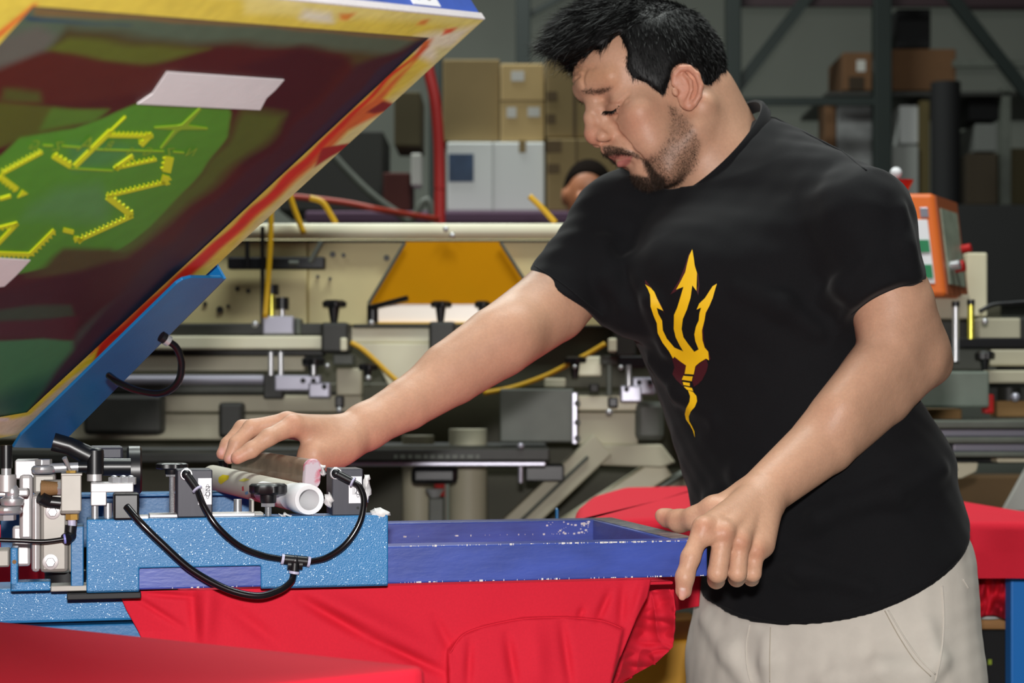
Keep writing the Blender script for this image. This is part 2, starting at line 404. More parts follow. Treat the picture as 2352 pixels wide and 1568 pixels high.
def knob(px, py0, py1, v, r, parent, stud_to, nm='clamp_knob'):
    """five-lobed black knob on a threaded stud"""
    a, b = lq(px, py0, v), lq(px, py1, v); h_ = a[2]-b[2]; c = V(b[0], b[1], b[2]); n = 60
    g = MB(); rr = []
    for t, s in ((0, .55), (.0, .9), (.2, 1.0), (.8, 1.0), (1, .86), (1.03, .4)):
        rr.append([c+V(math.cos(q)*r*s*(1+.07*math.cos(6*q)), math.sin(q)*r*s*(1+.07*math.cos(6*q)), h_*t) for q in np.arange(n)*2*math.pi/n])
    g.rings(rr); k = g.build(nm, M_blk, parent, smooth=40)
    zn = c[2]-h_*.86
    g = MB(); g.lathe(c+V(0, 0, -h_*.86), (0, 0, 1), [(0, r*.42), (h_*.15, r*.45), (h_*.9, r*.47)], 24); g.build('knob_neck', M_blk, k)
    g = MB(); g.cyl(c+V(0, 0, -h_*1.2), c+V(0, 0, -h_*.86), r*.42, n=6); g.build('nut', M_chr, k, smooth=0)
    g = MB(); zs = lq(px, stud_to, v)[2]; n_ = max(4, int((zn-zs)/.0012)); prof = []
    for i in range(n_): z = (zn-zs)*i/n_; prof += [(z, r*.17), (z+.0006, r*.2)]
    g.lathe(V(c[0], c[1], zs), (0, 0, 1), prof, 12); g.build('stud', M_steel, k)
    return k
knob(616, 1110, 1134, .006, r_(41, 1.97), PRESS, 1186); knob(395, 1063, 1077, .06, r_(35, 2.0), PRESS, 1185)

def air_cylinder(px0, py0, px1, py1, v, dv, lx0, ly0, lx1, ly1):
    g = MB(); lb(g, px0, py0, px1, py1, v, dv); k = g.build('air_cylinder', M_blkm, PRESS, smooth=0, bevel=.0012)
    g = MB(); lb(g, lx0, ly0, lx1, ly1, v-.0006, .0006); lab = g.build('label', M_wht, k, smooth=0, label='white maker label')
    a, b = LP(lx0, ly0, v-.0009), LP(lx1, ly1, v-.0009); cu, cz, hw, hh = (a[0]+b[0])/2, (a[2]+b[2])/2, (b[0]-a[0])/2, (a[2]-b[2])/2
    ou = cu+hw*.42
    g = MB(); g.tube([L(ou+hw*.26*math.cos(t), v-.0008, cz+hh*.55*math.sin(t)-hh*.02) for t in np.arange(24)*2*math.pi/24], .00022, 5, closed=True)
    for q in (-.35, -.15): g.box((cu+hw*q-.00015, v-.0009, cz-hh*.35), (cu+hw*q+.00015, v-.0006, cz+hh*.25), RL, O0)
    vs, fs = text_mesh('NQ', .0072, .0001)
    g.add([L(ou+p[1], v-.0008-p[2], cz-p[0]) for p in vs], [f[::-1] for f in fs])
    g.build('label_print', M_ink, k, smooth=0, label='rotated maker lettering in an oval')
    c = lq(px0+(px1-px0)*.83, py0+(py1-py0)*.84, v); g = MB(); g.cyl(c+VA*-.0004, c+VA*.002, .0016, n=12); g.build('screw_hole', M_blks, k)
    return k
def elbow(px, py, qx, qy, v, k, r=.0055):
    c = lq(px, py, v-.008); e = lq(qx, qy, v-.014); d = unit(e-c)
    g = MB(); g.torus(lq(px, py, v-.001), VA, r*.98, r*.28); g.build('port_ring', M_chr, k)
    g = MB(); g.cyl(lq(px, py, v), c, r*.9); g.ball(c, r*.95); g.cyl(c, e, r*.82, r*.78); g.build('elbow_fitting', M_blk, k)
    g = MB(); g.lathe(e, d, [(-.001, r*.7), (0, r*1.05), (.0016, r*1.05), (.0022, r*.7)], 20); g.build('release_ring', M_lil2, k)
    return e+d*.001
k1 = air_cylinder(407, 1079, 488, 1187, -.004, .05, 455, 1098, 486, 1158)
k2_ = air_cylinder(763, 1077, 834, 1183, -.004, .05, 801, 1094, 831, 1155)
e1_ = elbow(428, 1089, 452, 1122, -.004, k1); e2_ = elbow(772, 1087, 809, 1106, -.004, k2_)
# tee and hoses
T0 = vf-.008
g = MB(); g.cyl(lq(653, 1284, T0), lq(705, 1289, T0), .0056); g.cyl(lq(678, 1286, T0), lq(676, 1310, T0), .0056); g.ball(lq(678, 1287, T0), .0062)
g.cyl(lq(660, 1296, T0), lq(668, 1296, T0), .006); g.cyl(lq(686, 1296, T0), lq(694, 1296, T0), .006)
tee = g.build('tee_fitting', M_blk, PRESS)
for (a, b), (c, d) in (((652, 1284), (646, 1283)), ((706, 1289), (712, 1290)), ((676, 1311), (675, 1317))):
    g = MB(); g.cyl(lq(a, b, T0), lq(c, d, T0), .0058); g.build('release_ring', M_lil2, tee)
def hose(pts, r=.0034, name='air_hose', m=None, first=None, last=None):
    q = [lq(*p) for p in pts]
    if first is not None: q[0] = first
    if last is not None: q[-1] = last
    g = MB(); g.tube(spline(q, 10), r, 12); return g.build(name, m or M_hose, PRESS, smooth=180)
hose([(452, 1122, -.02), (470, 1165, -.03), (500, 1210, -.034), (548, 1252, -.03), (600, 1274, -.026), (648, 1284, T0)], first=e1_)
hose([(710, 1290, T0), (752, 1279, -.028), (795, 1248, -.034), (826, 1200, -.034), (836, 1150, -.03), (826, 1118, -.024), (809, 1106, -.02)], last=e2_)
hose([(290, 1162, -.024), (320, 1197, -.034), (372, 1248, -.036), (440, 1308, -.036), (520, 1352, -.036), (590, 1368, -.036), (640, 1356, -.032), (668, 1336, -.026), (675, 1315, T0)], r=.0038)
# ink blobs where white ink has splashed
for i, (px, py, rx, ry, v) in enumerate(((755, 1148, 10, 17, -.002), (742, 1080, 5, 16, .0), (842, 1120, 9, 34, .02), (872, 1180, 22, 13, -.004), (655, 1182, 12, 3, -.006))):
    c = lq(px, py, v); g = MB(); g.ball(c, (r_(rx, 2), .008, r_(ry, 2)), 12, 8); g.v = [tuple(np.array(p)+.0018*V(*[math.sin(p[0]*900+p[2]*700+j*2) for j in range(3)])) for p in g.v]
    g.build('ink_blob', M_winkp, PRESS, smooth=180)
g = MB(); g.cyl(lq(546, 1146, .05), lq(546, 1176, .05), .0045); g.build('standoff', M_steel, PRESS)
g = MB(); lb(g, 577, 1148, 584, 1184, .02, .03); lb(g, 577, 1178, 606, 1184, .02, .03); g.build('angle_bracket', M_alud, PRESS, smooth=0, bevel=.0008)

# mechanism at the hub, left
def blk(nm, px0, py0, px1, py1, v, dv, m, bev=.0012, parent=None):
    g = MB(); lb(g, px0, py0, px1, py1, v, dv); return g.build(nm, m, parent or PRESS, smooth=0, bevel=bev)
def rod(nm, p, q, r, m, v, v2=None, r2=None, parent=None, n=20):
    g = MB(); g.cyl(lq(*p, v), lq(*q, v if v2 is None else v2), r, r2, n); return g.build(nm, m, parent or PRESS)
def bolt(px, py, v, r, parent):
    c = lq(px, py, v); g = MB(); g.lathe(c, -VA, [(0, r), (.0015, r), (.0018, r*.9)], 28); w_ = g.build('washer', M_alu, parent)
    g = MB(); g.cyl(c-VA*.0015, c-VA*.007, r*.62, n=6); g.build('hex_nut', M_chr, w_, smooth=0, bevel=.0006); 
    g = MB(); g.cyl(c-VA*.006, c-VA*.0105, r*.33, r*.28, n=14); g.build('bolt_end', M_chr, w_)
pl = blk('hinge_plate', 92, 1102, 157, 1314, .0, .012, M_alud, .004)
bolt(121, 1175, .0, r_(17, 1.93), pl); bolt(116, 1290, .0, r_(18, 1.93), pl)
blk('hinge_plate_flange', 72, 1137, 92, 1314, -.004, .05, M_alu, .004); blk('hinge_plate_edge', 157, 1180, 177, 1314, .004, .06, M_alud, .003)
blk('back_plate', 44, 1090, 76, 1240, .05, .012, M_alu, .004); blk('side_plate', 28, 1208, 70, 1300, .055, .012, M_alu, .003)
blk('bearing_block', 34, 1057, 88, 1100, .06, .05, M_alu, .0015); blk('clevis', 76, 1088, 128, 1134, .03, .03, M_alud, .003)
g = MB(); c = lq(100, 1078, .02); g.torus(c, V(0, 0, 1), .0085, .0045); g.ball(c, (.007, .007, .005)); rod_e = g.build('rod_end', M_chr, PRESS)
g = MB(); g.cyl(lq(100, 1068, .02), lq(100, 1054, .02), .0095, n=6); g.build('rod_end_nut', M_chr, rod_e, smooth=0, bevel=.001)
rod('link_rod', (112, 1075), (180, 1072), .0052, M_chr, .02); rod('link_bush', (180, 1072), (200, 1072), .006, M_blk, .02)
rod('pivot_pin', (14, 1022), (14, 1075), .0062, M_blk, -.01); rod('pivot_sleeve', (14, 1070), (14, 1090), .005, M_chr, -.01)
rod('pivot_collar', (14, 1090), (14, 1128), .0105, M_alu, -.01); blk('link_block', -20, 1124, 66, 1140, .0, .03, M_alu, .002)
g = MB(); g.ball(lq(28, 1130, -.012), (.0075, .0075, .009)); g.lathe(lq(28, 1160, -.012), (0, 0, 1), [(0, .011), (.005, .0125), (.007, .012), (.009, .008)], 24); g.build('ball_joint', M_chr, PRESS)
g = MB(); g.torus(lq(18, 1171, -.01), V(0, 0, 1), .011, .0045); g.ball(lq(18, 1171, -.01), (.011, .011, .0045)); g.build('rod_end', M_chr, PRESS)
rod('lock_nut', (14, 1194), (14, 1182), .0105, M_chr, -.01, n=6)
# toggle valve with its fittings
vl = blk('air_valve', 140, 1090, 187, 1174, -.022, .022, M_alud, .001)
blk('valve_cap', 140, 1087, 189, 1092, -.023, .024, M_alud, .0006, vl); blk('valve_base', 138, 1172, 184, 1180, -.021, .02, M_alud, .002, vl)
rod('toggle_nut', (164, 1088), (164, 1080), .0055, M_brs, -.012, parent=vl, n=6); rod('toggle_lever', (162, 1082), (148, 1051), .0016, M_chr, -.012, -.02, .0026, vl)
rod('muffler', (133, 1121), (94, 1121), .0068, M_brz, -.012, r2=.0085, parent=vl); rod('muffler_nut', (140, 1121), (132, 1121), .0075, M_chr, -.012, parent=vl, n=6)
g = MB(); g.cyl(lq(140, 1155, -.012), lq(112, 1152, -.012), .006); g.ball(lq(110, 1150, -.012), .0068); g.cyl(lq(110, 1150, -.012), lq(92, 1140, -.016), .0068); g.build('valve_elbow', M_blk, vl)
rod('brass_fitting', (166, 1180), (166, 1193), .007, M_brs, -.012, parent=vl, n=6); rod('clear_neck', (165, 1193), (165, 1210), .0042, M_lil2, -.012, parent=vl)
g = MB(); g.cyl(lq(163, 1206, -.012), lq(161, 1226, -.012), .0062); g.ball(lq(161, 1228, -.012), .0066); g.cyl(lq(161, 1230, -.012), lq(152, 1237, -.02), .0062); g.build('valve_elbow', M_blk, vl)
g = MB(); c = lq(151, 1237, -.021); g.lathe(c, lq(130, 1240, -.022)-c, [(0, .003), (.0002, .0052), (.002, .0052), (.0025, .003)], 20); g.build('release_ring', M_lil, vl)
hose([(151, 1237, -.022), (100, 1243, -.024), (40, 1241, -.026), (-60, 1238, -.03)], r=.0024)
# big clamp lever, handwheel, motor block
g = MB(); g.tube([lq(122, 1014, .03), lq(160, 1024, .03), lq(206, 1048, .03)], [.010, .0095, .011], 14); g.cyl(lq(217, 1088, .03), lq(217, 1034, .03), .0098, n=24); g.ball(lq(217, 1034, .03), (.0098, .0098, .003)); g.build('clamp_lever', M_blk, PRESS, label='black clamp lever handle')
rod('lever_stud', (217, 1088), (217, 1104), .0078, M_alu, .03)
blk('motor_box', 205, 1026, 283, 1056, .10, .06, M_blkm, .003); rod('motor_drum', (236, 1072), (300, 1072), .0095, M_blk, .06)
g = MB(); c = lq(304, 1079, .09); g.lathe(c-UA*.006, UA, [(0, .02), (0, .024), (.002, .0268), (.014, .0268), (.016, .024), (.016, .018)], 40); g.build('handwheel', M_blk, PRESS)
cb = blk('clamp_block', 208, 1109, 307, 1130, -.004, .03, M_alu, .0012); blk('clamp_foot', 208, 1128, 245, 1161, -.004, .03, M_alu, .0012, cb)
for px in (262, 283, 300): 
    g = MB(); g.cyl(lq(px, 1112, .008), lq(px, 1096, .008), .0062, n=6); g.ball(lq(px, 1096, .008), (.004, .004, .0025)); g.build('hex_nut', M_chr, cb, smooth=30)
rod('guide_pin', (218, 1161), (218, 1190), .0036, M_chr, .006); rod('guide_pin', (248, 1155), (248, 1190), .0042, M_chr, .014)
blk('valve_cover', 260, 1133, 320, 1194, -.018, .028, M_blk, .0025); blk('foot_plate', 320, 1184, 342, 1192, -.006, .02, M_alu, .001)
# lower carousel arm and brackets
g = MB(); a, b = LP(-90, 1354, .045), LP(310, 1424, .045); g.box((a[0], .045, b[2]), (b[0]+.02, .12, a[2]), RL, O0); g.build('carousel_arm', M_blue, PRESS, smooth=0, bevel=.003)
g = MB(); g.box((a[0], .05, b[2]-.03), (b[0]+.03, .09, b[2]-.004), RL, O0); g.build('carousel_lower_arm', M_bluedk, PRESS, smooth=0, bevel=.002)
g = MB(); lb(g, 24, 1258, 41, 1356, -.004, .03); lb(g, 24, 1337, 116, 1356, -.004, .03); lbk = g.build('stop_bracket', M_blue, PRESS, smooth=0, bevel=.0015)
g = MB(); c = lq(33, 1290, -.0045); g.cyl(c, c+VA*.002, .0022, n=14); g.build('bracket_hole', M_brz, lbk)
blk('wear_plate', 116, 1345, 200, 1357, .0, .03, M_alud, .001); blk('stop_pad', -30, 1262, 22, 1302, .02, .03, M_alud, .002)
rod('hub_column', (150, 1310), (150, 1352), .022, M_blks, .07); rod('hub_column', (-60, 1430), (-60, 1900), .05, M_bluedk, .2)
g = MB(); g.box((-1.25, -.15, -H), (-.75, .55, -H+.03), RL, O0); g.cyl(L(-1.0, .2, -H+.02), L(-1.0, .2, -.26), .07); g.build('pedestal', M_bluedk, PRESS, smooth=30, bevel=.003)
g = MB(); g.box((-1.2, .06, -.30), (-.9, .44, -.262), RL, O0); g.build('carousel_plate', M_bluedk, PRESS, smooth=0, bevel=.003)

# ---------------------------------------------------------------- screen frame held in the lower print head
FR = thing('screen_frame', L(-.2, .19, -.209), 'empty dark blue screen frame held level in the near print head', 'frame')
zt_, zb_ = -.1685, -.2095; w_ = .038; vb = .388
def chips(g, n, u0, u1, v, zs, dv):   # paint chipped off along the edges, bare white underneath
    for _ in range(n):
        u = u0+(u1-u0)*rnd.random(); l = .0004+.004*rnd.random()**4; h_ = .0003+.0008*rnd.random(); z = zs-(h_*.3 if zs > -.19 else -h_*.3)
        g.box((u, v-dv, z-h_), (u+l, v+.0005, z+h_), RL, O0)
for nm, a, b in (('near_rail', (-.665, 0, zb_), (-.0, w_, zt_)), ('far_rail', (-.665, vb-w_, zb_), (-.0, vb, zt_)), ('end_rail', (-w_, w_, zb_), (0, vb-w_, zt_)), ('hidden_rail', (-.665, w_, zb_), (-.665+w_, vb-w_, zt_))):
    g = MB(); g.box(a, b, RL, O0); ob = g.build('frame_rail', M_ind, FR, smooth=0, bevel=.002)
    g = MB()
    if nm == 'near_rail': chips(g, 70, -.36, -.0, 0, zt_, .0003); chips(g, 46, -.2, -.0, 0, zt_, .0003); chips(g, 60, -.36, -.0, 0, zb_+.001, .0003); chips(g, 30, -.6, -.4, 0, zb_+.001, .0003)
    elif nm == 'far_rail':
        v_ = vb-w_; chips(g, 26, -.37, -.05, v_, -.186, .0003)
        for _ in range(46): 
            u = -.045-.06*rnd.random()**2; z = -.171-.016*rnd.random(); s_ = .0006+.0028*rnd.random()**2; g.box((u, v_-.0004, z), (u+s_, v_, z+s_*.7), RL, O0)
    if len(g.v): g.build('bare_chips', M_winkp, ob, smooth=0, kind='stuff')
M_tape = mat('grey_worn_metal', hexc(150, 146, 146), .35, metal=.5, noise=.3, nscale=60, col2=hexc(70, 76, 100))
g = MB(); g.box((-.034, .03, zt_), (-.004, vb-.01, zt_+.0008), RL, O0); g.build('worn_patch', M_tape, FR, smooth=0, label='worn bare metal on the end rail')

# ---------------------------------------------------------------- squeegee and tube lying across the channels
M_card = mat('card_tube', hexc(196, 190, 176), .7, noise=.06, nscale=8); M_pvc = mat('white_pvc', hexc(238, 238, 240), .4)
a, b = lw(LP(489, 1096, .40)), lw(LP(692, 1144, .016)); d = unit(b-a); Rt = .0158
tub = thing('ink_tube', (a+b)/2-V(0, 0, Rt), 'grey-white cardboard tube with paint splashes lying across the press', 'tube')
g = MB(); n = 28; x_, y_ = frame_of(d); ln = np.linalg.norm(b-a)
g.rings([[a+d*t+r*(math.cos(q)*x_+math.sin(q)*y_) for q in np.arange(n)*2*math.pi/n] for t, r in ((0, Rt*.8), (0, Rt), (ln, Rt), (ln, Rt*.8))], cap=False); g.build('sleeve', M_card, tub)
e = lw(LP(714, 1148, -.004)); d3 = unit(e-b)
g = MB(); g.rings([[b+d3*t+r*(math.cos(q)*x_+math.sin(q)*y_) for q in np.arange(n)*2*math.pi/n] for t, r in ((-.09, Rt*.72), (-.02, Rt*.72), (.018, Rt*.72), (.0185, Rt*.8), (.0185, Rt*1.02), (.015, Rt*1.07), (-.002, Rt*1.07), (-.004, Rt*1.0), (-.02, Rt*.95))], cap=False); g.build('pipe_end', M_pvc, tub, label='open white plastic pipe end')
g = MB(); g.ball(b-d3*.085, (Rt*.71,)*3, 16, 8); g.build('plug', mat('plug_grey', hexc(150, 150, 156), .6), tub)
def splash(pts, m, par, nm):
    poly = [V(*p) for p in pts]; bv = bvh_of(np.array([a+d*t+Rt*(math.cos(q)*x_+math.sin(q)*y_) for t in (0, ln) for q in np.arange(48)*2*math.pi/48]), np.array([(i, (i+1) % 48, 48+(i+1) % 48, 48+i) for i in range(48)]))
    vv, ff = decal(bv, [pts], .0004, 4); 
    if ff: link_mesh(nm, vv, ff, m, par, smooth=180)
splash([(503, 1096), (512, 1090), (527, 1092), (525, 1100), (516, 1106), (508, 1112), (502, 1106)], mat('yellow_ink', hexc(228, 204, 20), .5), tub, 'yellow_splash')
splash([(548, 1104), (562, 1098), (574, 1101), (562, 1106)], mat('pale_yellow_ink', hexc(206, 198, 90), .5), tub, 'yellow_splash')
splash([(556, 1118), (560, 1116), (561, 1126), (557, 1127)], mat('red_ink', hexc(206, 70, 70), .5), tub, 'red_splash')
splash([(563, 1130), (570, 1127), (571, 1134), (564, 1136)], mat('blue_ink', hexc(120, 170, 200), .5), tub, 'blue_splash')
splash([(576, 1131), (640, 1150), (640, 1156), (577, 1141)], mat('olive_tape', hexc(120, 112, 76), .6), tub, 'tape_band')
M_ply = mat('old_squeegee_wood', hexc(126, 108, 90), .4, noise=.2, nscale=9, stretch=(1, 6, 6), coat=.3)
M_pink = mat('ink_smeared_white', hexc(214, 200, 208), .45, col2=hexc(214, 92, 116), nscale=60, n2=(.48, .6))
a2, b2 = lw(LP(549, 1060, .36)), lw(LP(715, 1088, .12)); d2_ = unit(b2-a2); sx = unit(np.cross(d2_, V(0, 0, 1))); sz = np.cross(sx, d2_)
hw_, hh_ = .0095, .017; t_ = math.radians(4); ax_, az_ = sx*math.cos(t_)+sz*math.sin(t_), sz*math.cos(t_)-sx*math.sin(t_)
def pill(c, s=1.0): return [c+s*(hw_*math.cos(q)*ax_+(math.copysign(hh_-hw_, math.sin(q))+hw_*math.sin(q))*az_) for q in (np.arange(28)+.5)*2*math.pi/28]
sq = thing('squeegee', (a2+b2)/2-V(0, 0, .019), 'brown wooden squeegee with ink-smeared white end held under his fingertips', 'squeegee')
g = MB(); g.rings([pill(a2), pill(b2)]); g.build('handle', M_ply, sq)
g = MB(); g.rings([pill(b2-d2_*.002, 1.02), pill(b2+d2_*.004, 1.05), pill(b2+d2_*.006, .97)]); g.build('end_cap', M_pink, sq, label='white end smeared with pink ink')
c = lw(LP(512, 1064, .43)); g = MB(); g.cyl(c-V(0, 0, .018), c+V(0, 0, .004), .0065); g.build('pin_cap', M_blk, sq); g = MB(); g.cyl(c-V(0, 0, .045), c-V(0, 0, .017), .003); g.build('pin', M_chr, sq)
# ================================================================ the lifted print head with its inked screen
sTL, sTR, sBR = P(75, 12, 1.199), P(985, 85, 1.598), P(62, 945, 1.908)
sp = unit(sTR-sTL); se = unit(sTR-sBR); se = unit(se-sp*(se@sp)); sn = unit(np.cross(se, sp)); sn = sn if sn[2] < 0 else -sn
sW, sL = np.linalg.norm(sTR-sTL), np.linalg.norm(sTR-sBR)
def SP(a, b, c=0): return sTR-sp*a-se*b+sn*c          # a: away from the right rail, b: away from the free end, c: out of the underside
def on_screen(px, py, c=0):
    d = V((px-CX)/F, 1, (HY-py)/F); o = V(0, 0, H); return o+d*(((sTR+sn*c-o)@sn)/(d@sn))
bw, be, bt = .052, .030, .036
SC = thing('lifted_screen', SP(sW/2, sL, 0), 'raised screen with ink-stained green mesh and yellow taped frame, hanging open at upper left', 'screen')
M_scr = mat('ink_stained_mesh', (.2, .2, .1), .42, vcol=True, noise=.06, nscale=60, spec=.25, bump=.1, bscale=900)
M_rail = mat('taped_frame', (.6, .5, .1), .45, vcol=True, noise=.10, nscale=50, bump=.25, bscale=90)
M_scrblue = mat('blue_frame_end', hexc(48, 84, 178), .45, noise=.2, nscale=18)
M_whtape = mat('white_tape', hexc(214, 208, 210), .6, bump=.15, bscale=300, noise=.03, nscale=30)
def paint(q, layers, base):
    c = np.tile(V(*base), (len(q), 1)); n = np.stack([wob(np.c_[q/1000, q[:, :1]*0], 9, 5), wob(np.c_[q/1000, q[:, :1]*0], 9, 6)], 1)*7
    for poly, col, soft in layers:
        w_ = np.clip(.5-poly_sd(q+n*min(1, soft/14), poly)/soft, 0, 1)[:, None]; c = c*(1-w_)+w_*V(*hexc(*col))
    return c
INK = [
 ([(-900, 560), (80, 100), (300, 130), (480, 104), (600, 98), (785, 122), (840, 180), (420, 640), (200, 800), (-900, 800)], (66, 22, 18), 26),
 ([(-900, 30), (75, 12), (1000, 85), (960, 128), (780, 116), (560, 96), (430, 100), (150, 62), (60, 170), (-900, 240)], (74, 92, 74), 22),
 ([(75, 8), (1000, 85), (990, 96), (600, 64), (80, 36)], (112, 92, 58), 8), ([(70, 6), (1000, 82), (990, 88), (600, 56), (300, 34), (80, 16)], (34, 58, 72), 5),
 ([(60, 38), (150, 48), (300, 62), (60, 48)], (34, 62, 84), 6),
 ([(-900, 300), (90, 62), (128, 82), (50, 180), (-900, 480)], (88, 88, 80), 22),
 ([(105, 112), (160, 84), (400, 108), (480, 112), (330, 152), (150, 128)], (82, 92, 30), 16),
 ([(-900, 540), (95, 116), (300, 146), (420, 150), (330, 220), (90, 238), (-900, 560)], (76, 30, 20), 20),
 ([(-900, 640), (0, 236), (100, 242), (250, 252), (165, 297), (45, 318), (-900, 700)], (76, 82, 26), 10), ([(5, 205), (90, 205), (95, 232), (0, 232)], (70, 76, 30), 14),
 ([(120, 246), (250, 254), (210, 282), (90, 300)], (76, 112, 36), 10),
 ([(540, 150), (700, 110), (800, 140), (640, 330), (560, 400), (520, 330), (640, 190)], (52, 16, 20), 26),
 ([(560, 258), (660, 262), (640, 300), (470, 440), (330, 560), (280, 600), (230, 600), (470, 390), (530, 300)], (74, 92, 32), 26),
 ([(-900, 560), (0, 358), (45, 315), (170, 297), (240, 270), (312, 240), (528, 251), (533, 262), (520, 312), (465, 395), (345, 520), (250, 592), (160, 604), (60, 625), (-900, 800)], (76, 136, 40), 6),
 ([(70, 480), (130, 430), (230, 420), (250, 480), (240, 505), (140, 505), (60, 500)], (82, 136, 72), 40), ([(160, 335), (260, 325), (330, 340), (240, 385), (170, 390)], (70, 130, 66), 24),
 ([(150, 572), (255, 574), (300, 596), (230, 625), (60, 632), (100, 612)], (72, 66, 30), 16),
 ([(-900, 720), (0, 668), (110, 634), (290, 604), (350, 560), (410, 560), (300, 700), (230, 782), (180, 782), (170, 730), (-900, 730)], (58, 20, 20), 16),
 ([(-900, 725), (0, 712), (165, 700), (170, 728), (0, 738), (-900, 745)], (52, 66, 46), 10), ([(-900, 755), (0, 742), (180, 728), (170, 780), (100, 792), (95, 770), (-900, 790)], (70, 24, 28), 8),
 ([(-900, 800), (0, 782), (95, 776), (170, 782), (178, 812), (60, 945), (-900, 980)], (62, 118, 74), 8), ([(-900, 920), (0, 905), (110, 870), (200, 800), (62, 950), (-900, 985)], (34, 82, 60), 40),
 ([(180, 760), (250, 700), (330, 640), (230, 800), (185, 815), (168, 790)], (58, 66, 58), 16),
 ([(985, 84), (940, 100), (820, 150), (640, 330), (450, 500), (300, 640), (170, 800), (62, 945), (200, 830), (420, 640)], (50, 26, 34), 14),
 ([(990, 84), (958, 96), (880, 152), (700, 330), (520, 500), (330, 680), (62, 945), (250, 780), (600, 450)], (26, 34, 52), 9)]
nu, nv = 230, 300
A_, B__ = np.meshgrid(np.linspace(-.004, sW+.004, nu), np.linspace(-.004, sL+.004, nv))
gv = sTR-A_.reshape(-1, 1)*sp-B__.reshape(-1, 1)*se; idx_ = np.arange(nu*nv).reshape(nv, nu)
gf = np.stack([idx_[:-1, :-1], idx_[1:, :-1], idx_[1:, 1:], idx_[:-1, 1:]], -1).reshape(-1, 4)
link_mesh('mesh_fabric', gv, gf, M_scr, SC, smooth=180, cols=paint(proj(gv), INK, hexc(66, 60, 30)), label='green emulsion mesh with maroon ink smears')
TAPE = [
 ([(560, -40), (1130, 40), (1120, 60), (560, 30)], (222, 206, 120), 20), ([(-200, -200), (700, -10), (700, 14), (-200, -100)], (228, 214, 140), 14),
 ([(700, 20), (760, 22), (770, 50), (690, 40)], (220, 214, 190), 16), ([(780, 28), (815, 30), (800, 46), (785, 44)], (214, 130, 50), 8), ([(965, 48), (985, 44), (975, 58), (955, 58)], (208, 120, 50), 8),
 ([(950, 90), (1000, 72), (1090, 60), (1000, 150), (960, 130)], (226, 216, 190), 22), ([(1020, 66), (1050, 62), (1035, 74), (1015, 80)], (214, 80, 50), 6),
 ([(1000, 110), (1000, 150), (860, 250), (700, 390), (560, 540), (515, 615), (620, 520), (800, 360), (1000, 175), (1060, 110)], (210, 202, 140), 16),
 ([(995, 88), (985, 108), (880, 225), (905, 240), (880, 262), (800, 300), (760, 345), (700, 395), (440, 637), (200, 850), (205, 800), (420, 620), (940, 150), (975, 90)], (206, 100, 44), 9),
 ([(960, 120), (900, 165), (660, 400), (420, 622), (215, 810), (215, 830), (440, 632), (690, 395), (905, 175), (985, 105)], (206, 40, 20), 8),
 ([(880, 232), (905, 238), (890, 255), (860, 262), (842, 258)], (120, 30, 30), 5), ([(740, 340), (800, 328), (808, 332), (760, 360), (720, 385)], (150, 30, 26), 5),
 ([(-60, 118), (70, 16), (80, 8), (88, 8), (74, 24), (-40, 118)], (214, 90, 40), 8),
 ([(225, 800), (210, 830), (60, 975), (-300, 1000), (-300, 940), (60, 945)], (222, 200, 44), 6), ([(-300, 965), (30, 960), (70, 950), (200, 835), (215, 838), (40, 1000), (-300, 1010)], (222, 200, 168), 8), ([(-300, 962), (20, 958), (20, 966), (-300, 970)], (226, 210, 200), 4)]
def rail(a0, b0, a1, b1, nm='frame_rail', label=None):
    g = MB(); g.hexa([SP(a0, b0, 0), SP(a1, b0, 0), SP(a1, b1, 0), SP(a0, b1, 0), SP(a0, b0, -bt), SP(a1, b0, -bt), SP(a1, b1, -bt), SP(a0, b1, -bt)])
    ob = g.build(nm, M_scrblue, SC, smooth=0, bevel=.002, label=label)
    la, lb_ = max(2, int(abs(a1-a0)/.0022)), max(2, int(abs(b1-b0)/.0022))
    A2, B2 = np.meshgrid(np.linspace(a0, a1, la), np.linspace(b0, b1, lb_)); v = sTR-A2.reshape(-1, 1)*sp-B2.reshape(-1, 1)*se+sn*.0008
    ii = np.arange(la*lb_).reshape(lb_, la); f = np.stack([ii[:-1, :-1], ii[1:, :-1], ii[1:, 1:], ii[:-1, 1:]], -1).reshape(-1, 4)
    link_mesh('frame_tape', v, f, M_rail, ob, smooth=180, cols=paint(proj(v), TAPE, hexc(214, 192, 74)), label='yellow tape with ink smears'); return ob
er = rail(-bw, -be, sW+bw, 0); rail(-bw, 0, 0, sL); rail(sW, 0, sW+bw, sL); rail(-bw, sL, sW+bw, sL+bw)
# white edge strip and sticker on the free end
g = MB(); g.hexa([SP(-bw, -be-.0012, c) if a == 0 else SP(sW+bw, -be-.0012, c) for c in (.001,) for a in (0, 1)]+[SP(sW+bw, -be+.0005, .001), SP(-bw, -be+.0005, .001)]+[SP(-bw, -be-.0012, -.0055), SP(sW+bw, -be-.0012, -.0055), SP(sW+bw, -be+.0005, -.0055), SP(-bw, -be+.0005, -.0055)]); g.build('edge_strip', M_whtape, er, smooth=0, label='white strip along the lower edge')
c0 = SP(.032, -be-.0006, -.0225)
g = MB(); g.obox(c0, sp*.021, -sn*.0145, se*.0005); st = g.build('sticker', M_wht, er, smooth=0, bevel=.0004, label='white number sticker')
vs, fs = text_mesh('50', .030, .0002); g = MB(); g.add([c0+sp*p[0]-sn*p[1]+se*(.0006+p[2]) for p in vs], fs); link_mesh('sticker_print', g.v, g.f, M_ink, er, smooth=0)
g = MB(); g.box((0, 0, 0), (.001, .001, .001)); 
